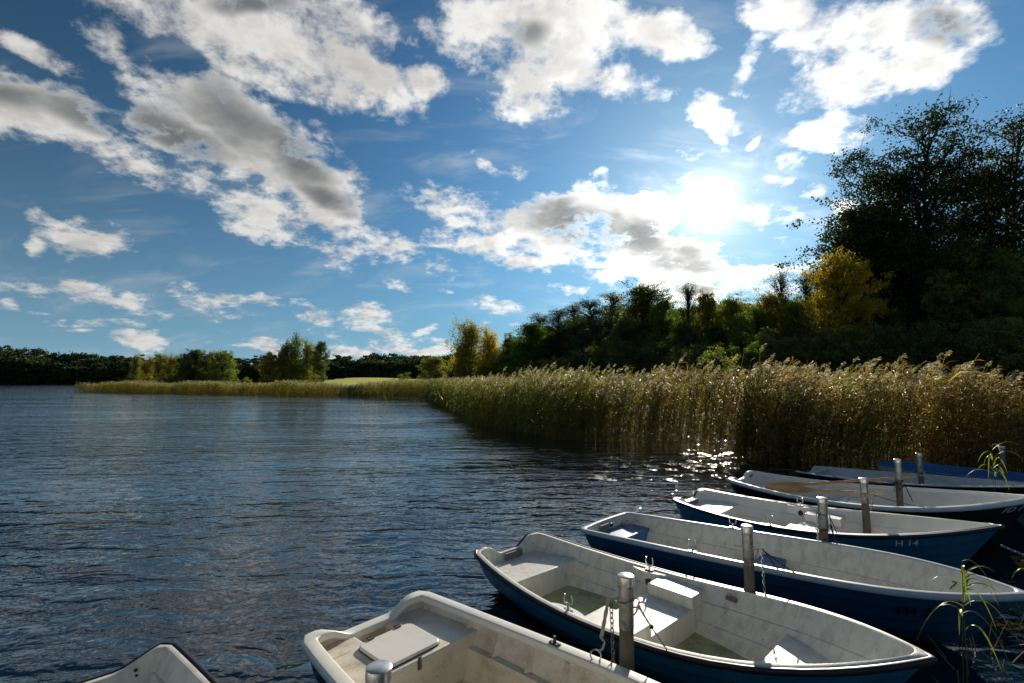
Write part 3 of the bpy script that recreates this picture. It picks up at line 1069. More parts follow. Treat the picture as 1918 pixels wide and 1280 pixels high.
# A : cut off at the lower left
x, y, a, p = FIT['A']
hA = Hull(*p, dip=.10, dipw=.8)
bA = boat('rowing_boat', (x, y), a, hA, 'grimy white boat with black rim, only its stern corner showing at bottom left', hull_m=M['blue_deep'], in_m=M['gel_white'])
bA['group'] = GRP
rim_mesh(hA, RUB).build('rubber_rim', M['rubber'], bA)
rim_mesh(hA, RUBFL).build('gunwale_flange', M['gel_white'], bA)
seat_block(hA, .03, .58, .25).build('stern_seat', M['gel_white'], bA, bevel=.012)
seat_block(hA, 1.5, 2.0, .22).build('middle_seat', M['gel_white'], bA, bevel=.01)
m = MB()
m.tube([(.048, .33, .37), (.062, .33, .37)], .010, 8); m.tube([(.048, .335, .335), (.062, .335, .335)], .008, 8)
m.build('drain_hole', M['stain'], bA)


# ------------------------------------------------------------------ oars
def oar(p0, p1, label, blade_up):
    """p0 = blade end, p1 = grip"""
    p0, p1 = Vector(p0), Vector(p1)
    L = (p1 - p0).length
    root = empty('oar', p0)
    d = (p1 - p0).normalized()
    up = Vector(blade_up); up = (up - d * up.dot(d)).normalized()
    side = d.cross(up)
    root.rotation_euler = Matrix((d, side, up)).transposed().to_euler()
    tag(root, label, 'oar', 'oars lying in the dark hulled boat')
    sh = MB()
    n = 16
    pts = [(.45 + (L - .45) * i / n, 0, 0) for i in range(n + 1)]
    sh.tube(pts, [.024 if i < n - 2 else (.019 if i < n else .016) for i in range(n + 1)], 12)
    sh.build('shaft', M['oar'], root)
    bl = MB()
    rows = []
    for i in range(14):
        u = i / 13
        xx = .72 * u
        hw = .075 * (1 - .25 * u) if u < .6 else max(.022, .064 - (u - .6) * .11)
        if u < .06: hw *= .8
        th = .006 + .014 * u
        rows.append([(xx, 0, hw), (xx, th, hw * .3), (xx, th * 1.3, 0), (xx, th, -hw * .3), (xx, 0, -hw), (xx, -th, -hw * .3), (xx, -th * 1.3, 0), (xx, -th, hw * .3)])
    bl.grid(rows, closed_v=True)
    bl.f.append(tuple(range(8))); bl.m.append(0)
    bl.build('blade', M['oar'], root, angle=60)
    return root


def bloc(key, x, y, z):
    bx, by, a, p = FIT[key]
    return Vector((bx + x * math.cos(a) - y * math.sin(a), by + x * math.sin(a) + y * math.cos(a), z))


oar(unproj(1432, 912, z=.36), unproj(1713, 894, z=.60), 'wooden oar with its blade standing up in the stern, the far one of two', (0, 0, 1))
oar(unproj(1446, 915, z=.34), unproj(1655, 925, z=.49), 'wooden oar lying across the near rim beside the post, the near one of two', (.3, -.3, .4))


# ------------------------------------------------------------------ posts, chains, ropes
def post(px, py, ztop, d, label):
    P = unproj(px, py, z=ztop)
    root = empty('mooring_post', (P.x, P.y, -.6))
    tr_ = random.Random(int(px)); root.rotation_euler = (tr_.uniform(-.012, .012), tr_.uniform(-.014, .014), tr_.uniform(0, 6))
    tag(root, label, 'mooring post', 'galvanised posts in the water between the boats')
    H = ztop + .6
    r = d / 2
    c = MB(); c.lathe([(.001, H), (r * .9, H), (r * 1.0, H - .004), (r * 1.0, H - .055), (r * .93, H - .062), (r * .90, H - .062)], 28)
    c.build('cap', M['cap'], root, angle=50)
    s = MB(); s.lathe([(r * .88, H - .062), (r * .88, H - .34), (r * .80, H - .345)], 28)
    s.build('steel_sleeve', M['steel'], root, angle=50)
    w = MB(); w.lathe([(r * .84, H - .342), (r * .86, H - .6), (r * .88, 0.0)], 20)
    w.build('timber_pile', M['pile'], root)
    return P, r


POSTS = []
for px, py, zt, d, lab in [
    (706, 1252, 1.0, .118, 'stubby metal capped post in front of the cream boat, only its top in view'),
    (1169, 1076, 1.0, .112, 'tallest metal capped post, standing by the side of the blue boat with green bilge water'),
    (1402, 984, 1.0, .104, 'metal capped post beside the boat lettered FH 3'),
    (1536, 932, .97, .112, 'metal capped post beside the boat lettered H 14'),
    (1620, 896, .95, .106, 'metal capped post crossed by the two oars'),
    (1680, 860, .98, .108, 'metal capped post wound with cords beside the boat numbered 77'),
    (1723, 849, .95, .100, 'slim metal capped post in front of the bright blue boat'),
    (1875, 836, 1.0, .100, 'dull grey post standing in the reeds at the far right')]:
    POSTS.append(post(px, py, zt, d, lab))


def sag(a, b, s, n=14):
    a, b = Vector(a), Vector(b)
    return [a.lerp(b, i / n) - Vector((0, 0, s * 4 * (i / n) * (1 - i / n))) for i in range(n + 1)]


def rope(paths, label, m='rope_pale', r=.006, name='mooring_rope', cat='rope', wob=.3):
    mb = MB()
    org = Vector(paths[0][0])
    rnd = random.Random(hash(label) % 999)
    for pts in paths:
        q = [Vector(p) - org for p in pts]
        for s in (0, 1):     # two strands twisted together
            st = []
            acc = 0
            # resample
            dense = []
            for i in range(len(q) - 1):
                k = max(1, int((q[i + 1] - q[i]).length / .012))
                for j in range(k): dense.append(q[i].lerp(q[i + 1], j / k))
            dense.append(q[-1])
            for i, p in enumerate(dense):
                t = (dense[min(i + 1, len(dense) - 1)] - dense[max(i - 1, 0)]).normalized()
                u = t.orthogonal().normalized(); v = t.cross(u)
                an = i * .8 + s * math.pi
                st.append(p + (u * math.cos(an) + v * math.sin(an)) * r * .45)
            mb.tube(st, r * .62, 5)
    o = mb.build(name, M[m])
    o.location = org
    tag(o, label, cat)
    return o


def chain(pts, label, m='rust', size=.020, wire=.0035):
    pts = [Vector(p) for p in pts]
    org = pts[0].copy()
    cum = [0]
    for i in range(len(pts) - 1): cum.append(cum[-1] + (pts[i + 1] - pts[i]).length)
    mb = MB()
    step = size * 1.55
    n = int(cum[-1] / step)
    for k in range(n):
        s = (k + .5) * step
        i = max(j for j in range(len(cum)) if cum[j] <= s)
        i = min(i, len(pts) - 2)
        p = pts[i].lerp(pts[i + 1], (s - cum[i]) / max(cum[i + 1] - cum[i], 1e-6)) - org
        t = (pts[i + 1] - pts[i]).normalized()
        u = t.orthogonal().normalized(); v = t.cross(u)
        if k % 2: u = v
        lp = []
        for q in range(12):
            an = 2 * math.pi * q / 12
            lp.append(p + t * (math.cos(an) * size * 1.0) + u * (math.sin(an) * size * .55))
        mb.tube(lp, wire, 5, closed=True)
    o = mb.build('mooring_chain', M[m])
    o.location = org
    tag(o, label, 'chain')
    return o


def ring(P, r, z, n=16, tilt=0.0):
    return [(P.x + r * math.cos(2 * math.pi * k / n), P.y + r * math.sin(2 * math.pi * k / n), z + tilt * math.cos(2 * math.pi * k / n)) for k in range(n + 1)]


def near_pt(key, h, x):
    p = h.pt(('t', x / h.L, -1), 1); return bloc(key, p.x, p.y, p.z + .012)


def far_pt(key, h, x):
    p = h.pt(('t', x / h.L, 1), 1); return bloc(key, p.x, p.y, p.z + .012)


P1, r1 = POSTS[1]
left1 = Vector((P1.x - .115, P1.y - .01, .845))
right1 = Vector((P1.x + .085, P1.y - .03, .80))
fB = far_pt('B', hB, 1.74)
rope([ring(P1, r1 + .006, .835, tilt=.012), [left1 + Vector((.055, 0, 0)), left1], sag(left1, fB + Vector((.02, .02, .12)), .0)[:], sag(left1 + Vector((.01, 0, 0)), fB + Vector((.03, 0, .14)), .0),
      [(fB.x + .02, fB.y, fB.z + .13), (fB.x + .045, fB.y, fB.z + .10), (fB.x + .03, fB.y, fB.z + .06), (fB.x, fB.y, fB.z + .04)]],
     'frayed pale rope from the tallest post down to the rim of the cream boat', r=.008)
chain(sag(left1 + Vector((.02, -.01, -.02)), (left1.x + .035, left1.y - .02, .12), .0), 'long chain hanging straight down beside the tallest post', size=.021)
nC = near_pt('C', hC, 2.40)
rope([[(P1.x + .05, P1.y - .02, .86), (P1.x + .09, P1.y - .03, .85), right1], [(P1.x + .05, P1.y - .03, .80), right1], [(P1.x + .045, P1.y - .03, .74), (P1.x + .07, P1.y - .03, .77), right1 + Vector((.012, 0, .01))],
      sag(right1, nC, .004), sag(right1 + Vector((.008, 0, 0)), right1.lerp(nC, .45), .004)],
     'thin taut cord from the tallest post to the near rim of the green floored boat', m='rope_pale', r=.0055)
m = MB()
k0 = right1.lerp(nC, .45)
m.lathe([(.001, -.016), (.012, -.010), (.015, 0), (.012, .010), (.001, .016)], 10)
o = m.build('cord_stopper', M['black']); o.location = k0
tag(o, 'small dark round stopper threaded on the taut cord', 'stopper')
# steel ring on the cream boat's rim
m = MB(); m.tube([(.035 * math.cos(q * math.pi / 12), 0, .035 + .035 * math.sin(q * math.pi / 12)) for q in range(24)], .005, 6, closed=True)
rg = m.build('mooring_ring', M['chrome'], bB)
rg.location = hB.pt(('t', 1.74 / hB.L, 1), 1) + Vector((0, -.03, .006)); rg.rotation_euler = (0, 0, .5)

P2, r2 = POSTS[2]
kn = Vector((P2.x + .075, P2.y - .02, .80))
fC = far_pt('C', hC, 2.36)
rope([ring(P2, r2 + .004, .80, tilt=.01), sag((P2.x + .05, P2.y - .03, .80), kn, 0, 3), sag(kn, fC + Vector((0, 0, -.02)), .004)], 'pale rope slanting from the post by FH 3 down to a shackle plate', r=.0065)
chain(sag(kn + Vector((.02, -.01, 0)), (kn.x + .03, kn.y - .03, .10), 0), 'bright chain hanging beside the post at the boat lettered FH 3', m='chrome', size=.019)
nD = near_pt('D', hD, 2.49)
rope([sag(kn + Vector((.02, 0, 0)), nD, .006), sag(kn + Vector((.03, 0, 0)), (kn.x + .15, kn.y - .03, .63), .0)], 'black cord from the post by FH 3 across its blue middle seat', m='rope_dark', r=.006)
m = MB(); m.box((0, 0, 0), (.10, .014, .035)); m.tube([(-.03, 0, .012), (-.03, 0, .04), (-.015, 0, .052), (0, 0, .04), (0, 0, .012)], .004, 6)
o = m.build('shackle_plate', M['rust'], bC, bevel=.003)
pp_ = hC.pt(('t', 2.34 / hC.L, 1), .88, hC.th); o.location = (pp_.x, pp_.y - .03, pp_.z); o.rotation_euler = (0, 0, -.12)

P3, r3 = POSTS[3]
kn = Vector((P3.x + .075, P3.y - .03, .78))
chain(sag((P3.x - .075, P3.y - .04, .80), (P3.x - .08, P3.y - .06, .20), 0), 'pale chain hanging left of the post at the boat lettered H 14', m='chrome', size=.018)
nE = near_pt('E', hE, 2.22)
rope([ring(P3, r3 + .004, .78, tilt=-.02), ring(P3, r3 + .004, .62, tilt=.01), sag(kn, nE, 0), sag((P3.x + .05, P3.y - .05, .62), nE + Vector((-.08, .02, 0)), 0), sag(kn, kn + Vector((.02, -.02, -.18)), 0)],
     'black cords tied round the post at the boat lettered H 14', m='rope_dark', r=.005)
fD = far_pt('D', hD, 2.57)
rope([sag(kn + Vector((.0, -.01, -.1)), fD + Vector((.0, -.02, .05)), .0), [fD + Vector((0, -.02, .05)), fD + Vector((.02, -.05, -.04)), fD + Vector((.02, -.05, -.10))]],
     'blue black strap hooked over the far rim of the boat lettered FH 3', m='rope_dark', r=.010, name='mooring_strap')
P4, r4 = POSTS[4]
fE = far_pt('E', hE, 2.30)
chain(sag((P4.x + .055, P4.y - .05, .72), fE + Vector((.02, -.03, .0)), 0), 'dark chain from the oar crossed post to a padlock', size=.018)
chain(sag((P4.x - .05, P4.y - .05, .74), fE + Vector((-.04, -.03, .0)), 0), 'dark chain down the left side of the oar crossed post', size=.018)
nF = near_pt('F', hF, 1.92)
nF2 = near_pt('F', hF, 2.85)
rope([ring(P4, r4 + .004, .74, tilt=.0), sag((P4.x - .05, P4.y, .76), (P4.x - .11, P4.y, .79), 0), sag((P4.x - .11, P4.y, .79), nF + Vector((0, 0, .02)), .0)], 'short pale rope between the oar crossed post and the white rim', r=.006)
rope([sag((P4.x + .05, P4.y, .74), nF2 + Vector((0, 0, .01)), .02)], 'thin dark cord running forward along the white boat with oars', m='rope_dark', r=.005)
m = MB(); m.box((0, 0, 0), (.14, .03, .06)); m.tube([(-.03, 0, .03), (-.03, 0, .055), (0, 0, .07), (.03, 0, .055), (.03, 0, .03)], .006, 6)
o = m.build('padlock', M['steel'], bevel=.006)
o.location = fE + Vector((0, -.07, -.07)); o.rotation_euler = (0, 0, -.8)
tag(o, 'steel padlock hanging inside the white boat lettered H 14', 'padlock')
P5, r5 = POSTS[5]
P6, r6 = POSTS[6]
nG = near_pt('G', hG, .76)
rope([ring(P5, r5 + .01, .60, tilt=.04), ring(P5, r5 + .01, .56, tilt=-.04), ring(P5, r5 + .008, .50, tilt=.05), sag((P5.x - .06, P5.y - .04, .60), nG, .06), sag((P5.x + .06, P5.y - .04, .58), (P5.x + .14, P5.y - .1, .30), .0),
      sag((P5.x - .06, P5.y - .05, .6), (P5.x - .09, P5.y - .06, .35), .0)], 'tangle of dark cords round the post beside boat 77', m='rope_dark', r=.008)
rope([sag((P5.x + .06, P5.y, .58), (P6.x - .05, P6.y, .55), .05), ring(P6, r6 + .01, .58, tilt=.05), ring(P6, r6 + .012, .52, tilt=-.05)], 'pale cord slung between the two farthest middle posts', r=.008)
fG = far_pt('G', hG, 2.6)
rope([sag((P6.x + .06, P6.y - .04, .56), (P6.x + .9, P6.y - .9, .50), .10), sag((P6.x, P6.y - .08, .5), far_pt('G', hG, 2.2) + Vector((0, -.05, -.05)), .05)],
     'weedy pale rope trailing from the slim post along the blue boat', r=.009)
bowE = bloc('E', hE.L - .02, 0, .46)
chain(sag(bowE, bowE + Vector((1.25, -.35, -.02)), .16, 22), 'pale chain sagging to the right from the bow of H 14', m='chrome', size=.022)
bowC = bloc('C', hC.L - .05, 0, .38)
chain(sag(bowC, (2.95, 2.15, .30), .10, 18), 'chain running from the bow at the lower right corner', m='chrome', size=.022)
# loose line coiled on the stern of D
rnd = random.Random(5)
cp = []
for k in range(90):
    an = k * .55
    cp.append(bloc('D', .14 + .10 * math.cos(an) * (1 + .3 * rnd.random()), .40 + .09 * math.sin(an) * (1 + .3 * rnd.random()), .36 - .09 * abs(math.sin(an * .5)) + .02 * rnd.random()))
rope([cp], 'tangled grey line heaped on the stern corner of the boat lettered FH 3', r=.009, name='coiled_line')


# ------------------------------------------------------------------ foliage
def leaf_quads(C, size, rs, droop=0.0, aspect=.6):
    """rhombic leaves at centres C (N,3); returns verts (4N,3), faces (N,4)"""
    N = len(C)
    a = rs.normal(size=(N, 3)); a[:, 2] -= droop
    a /= np.linalg.norm(a, axis=1, keepdims=True)
    b = rs.normal(size=(N, 3)); b -= a * (a * b).sum(1, keepdims=True)
    b /= np.linalg.norm(b, axis=1, keepdims=True)
    s = (size * rs.uniform(.6, 1.3, N))[:, None]
    V = np.stack([C - a * s, C + b * s * aspect, C + a * s, C - b * s * aspect], 1).reshape(-1, 3)
    F = np.arange(4 * N).reshape(N, 4)
    return V, F


def tube_np(pts, rad, n=5):
    pts = np.asarray(pts, float); K = len(pts)
    t = np.gradient(pts, axis=0); t /= np.linalg.norm(t, axis=1, keepdims=True) + 1e-9
    ref = np.array([.3, .9, .1]); u = np.cross(t, ref); u /= np.linalg.norm(u, axis=1, keepdims=True) + 1e-9
    v = np.cross(t, u)
    an = np.arange(n) * 2 * np.pi / n
    V = pts[:, None] + (u[:, None] * np.cos(an)[None, :, None] + v[:, None] * np.sin(an)[None, :, None]) * np.asarray(rad)[:, None, None]
    i, j = np.meshgrid(np.arange(K - 1), np.arange(n), indexing='ij')
    F = np.stack([i * n + j, (i + 1) * n + j, (i + 1) * n + (j + 1) % n, i * n + (j + 1) % n], -1).reshape(-1, 4)
    return V.reshape(-1, 3), F


def tree_meshes(seed, kind, h=10.0, nclus=90, nleaf=130, leaf=.10, R0=.30, base=.22, stems=1):
    """returns wood mesh data, crown mesh data for a tree h metres tall"""
    rs = np.random.RandomState(seed)
    WV, WF = [], []
    off = 0

    def addw(p, r, n=5):
        nonlocal off
        V, F = tube_np(p, r, n); WV.append(V); WF.append(F + off); off += len(V)

    stem_paths = []
    for s in range(stems):
        K = 12
        k = np.linspace(0, 1, K)
        lean = rs.normal(size=2) * (.03 if stems == 1 else (.10 if h < 20 else .045)) * h
        wob = np.cumsum(rs.normal(size=(K, 2)) * (.010 if h < 20 else .006) * h, 0)
        top = h * (1 if s == 0 else rs.uniform(.75, .95))
        p = np.stack([lean[0] * k ** 1.3 + wob[:, 0] * k, lean[1] * k ** 1.3 + wob[:, 1] * k, k * top * .97 - .3], -1)
        r = h * .015 * (1 - k * .92) + .01
        addw(p, r, 8)
        stem_paths.append((p, top))
    CC, CR = [], []
    if kind == 'alder':
        prof = lambda f: (np.clip((f - base) / .25, 0, 1) ** .6) * np.clip((1.04 - f) / (.5 if h < 20 else .30), 0, 1) ** .55
    elif kind == 'round':
        prof = lambda f: np.sqrt(np.clip(1 - ((f - .52) / .50) ** 2, 0, 1))
    elif kind == 'birch':
        prof = lambda f: (np.clip((f - base) / .2, 0, 1) ** .5) * np.clip((1.05 - f) / .75, 0, 1) ** .8
    elif kind == 'pine':
        prof = lambda f: np.clip((f - base) / .3, 0, 1) ** .7 * np.clip((1.05 - f) / .3, 0, 1) ** .5
    elif kind == 'shrub':
        prof = lambda f: np.sqrt(np.clip(1 - (f * .95) ** 2, 0, 1))
    lob = rs.uniform(.7, 1.25, 9)
    for i in range(nclus):
        p, top = stem_paths[rs.randint(len(stem_paths))]
        f = rs.uniform(base, 1.0) ** (.85 if kind != 'shrub' else 1)
        an = rs.uniform(0, 2 * np.pi)
        rad = R0 * h * prof(f) * (rs.uniform(.05, 1) ** .55) * lob[int(an / (2 * np.pi) * 8.99)] * (1 + .15 * rs.normal())
        fa = max(f - .12 - rs.uniform(0, .12) * (rad / (R0 * h + 1e-6)), base * .7 if kind != 'shrub' else 0)
        if kind == 'pine': fa = f - .02
        if h > 20: fa = max(f - rs.uniform(.03, .12), base * .8)
        idx = min(fa * 11, 10.99); i0 = int(idx); st = p[i0] + (p[i0 + 1] - p[i0]) * (idx - i0)
        ax = p[min(int(f * 11), 11)]
        c = np.array([ax[0] + rad * np.cos(an), ax[1] + rad * np.sin(an), f * top])
        mid = (st + c) / 2 + np.array([0, 0, (.03 if kind != 'birch' else .05) * h * rs.uniform(-.3, 1)])
        kk = np.linspace(0, 1, 6)[:, None]
        path = (1 - kk) ** 2 * st + 2 * kk * (1 - kk) * mid + kk ** 2 * c
        path[1:-1] += rs.normal(size=(4, 3)) * .006 * h
        if h > 20 and np.linalg.norm(c - st) > .26 * h: continue
        addw(path, h * np.linspace(.0042 if h < 20 else .003, .0012 if h < 20 else .0006, 6) * (1 + rad / (R0 * h)), 4)
        CC.append(c); CR.append((.052 + .03 * rs.rand()) * h * {'shrub': 1.6, 'alder': 1.0 if h > 20 else 1.35, 'round': 1.25, 'birch': 1.3, 'pine': 1.0}[kind])
        for q in range(3):   # twigs
            e = c + np.clip(rs.normal(size=3), -1.3, 1.3) * CR[-1] * (1.0, 1.0, .7)
            addw(np.array([path[3], (path[3] + e) / 2 + rs.normal(size=3) * .01 * h, e]), h * np.array([.002, .0012, .0006]), 3)
            if kind in ('alder', 'round', 'birch') and rs.rand() < (.8 if h < 20 else .55):
                CC.append(e); CR.append(CR[-1] * .62)
    CC = np.array(CC); CR = np.array(CR)
    if nleaf > 0:
        n = (nleaf * (CR / CR.max()) ** 1.6 * rs.uniform(.5, 1.3, len(CR))).astype(int) + 4
        idx = np.repeat(np.arange(len(CC)), n)
        g3 = rs.normal(size=(len(idx), 3))
        sq = np.array({'alder': (.66, .66, .30), 'round': (.6, .6, .45), 'birch': (.42, .42, .75), 'pine': (.72, .72, .24), 'shrub': (.6, .6, .5)}[kind])
        # leaves gather on twigs: snap part of the cloud to a few sub-centres
        sub = rs.normal(size=(len(CC), 7, 3)) * .75
        pick = sub[idx, rs.randint(0, 7, len(idx))]
        g3 = pick + g3 * .42
        pos = CC[idx] + g3 * CR[idx][:, None] * sq
        pos[:, 2] = np.maximum(pos[:, 2], .15)
        V, F = leaf_quads(pos, leaf, rs, droop=1.2 if kind == 'birch' else .2, aspect=.28 if kind == 'pine' else .6)
        cb = rs.uniform(.72, 1.30, len(CC))[idx] * rs.uniform(.7, 1.35, len(idx))
        hue = rs.normal(size=len(CC))[idx] * .10 + rs.normal(size=len(idx)) * .08
        C = np.stack([cb * (1 + hue), cb, cb * (1 - .4 * hue)], -1)
        C = np.repeat(np.clip(C, .1, 3), 4, 0)
        crown = npmesh('crown', V, F, M['leaf_green'], C, do_link=False).data
    else:
        crown = None
    trunk = npmesh('trunk', np.concatenate(WV), np.concatenate(WF), M['bark'], smooth=True, do_link=False).data
    return trunk, crown


PROTO = {
    'alder_big': [tree_meshes(s, 'alder', 26, 120, 150, .145, .215, .22, stems=2) for s in (11, 12)],
    'alder': [tree_meshes(s, 'alder', 14, 120, 190, .115, .27, .06, stems=1) for s in (21, 22, 23)],
    'round': [tree_meshes(s, 'round', 12, 130, 190, .12, .36, .03) for s in (31, 32, 33)],
    'birch': [tree_meshes(s, 'birch', 15, 130, 150, .12, .27, .06, stems=3) for s in (41, 42)],
    'pine': [tree_meshes(s, 'pine', 17, 110, 190, .13, .22, .25) for s in (51, 52)],
    'shrub': [tree_meshes(s, 'shrub', 4, 60, 130, .06, .55, .05, stems=3) for s in (61, 62, 63)],
    'sparse': [tree_meshes(s, 'alder', 14, 130, 14, .09, .22, .30) for s in (71, 72)],
}
PH = {}
for k_, lst_ in PROTO.items():
    PH[k_] = []
    for tr_m, cr_m in lst_:
        co = np.empty(len(cr_m.vertices) * 3, dtype=np.float32); cr_m.vertices.foreach_get('co', co)
        PH[k_].append(float(np.percentile(co.reshape(-1, 3)[:, 2], 99.6)))
trnd = random.Random(77)


def tree(name, px, top, Y, kind, m, label, cat, group, wid=1.0, var=None, lean=0.0):
    p = unproj(px, 714, Y=Y)
    zg = gz(p.x, Y)
    ztop = unproj(px, top, Y=Y).z
    h = ztop - zg
    tr, cr = PROTO[kind][var]
    s = h / PH[kind][var]
    root = empty(name, (p.x, Y, zg - .1), trnd.uniform(0, 6.28))
    root.scale = (s * wid, s * wid, s)
    root.rotation_euler[1] = lean
    tag(root, label, cat, group)
    t = link(bpy.data.objects.new('trunk', tr), root)
    if name == 'birch_tree':
        t.material_slots[0].link = 'OBJECT'; t.material_slots[0].material = M['bark_birch']
    c = link(bpy.data.objects.new('crown', cr), root)
    c.material_slots[0].link = 'OBJECT'; c.material_slots[0].material = M[m]
    return root


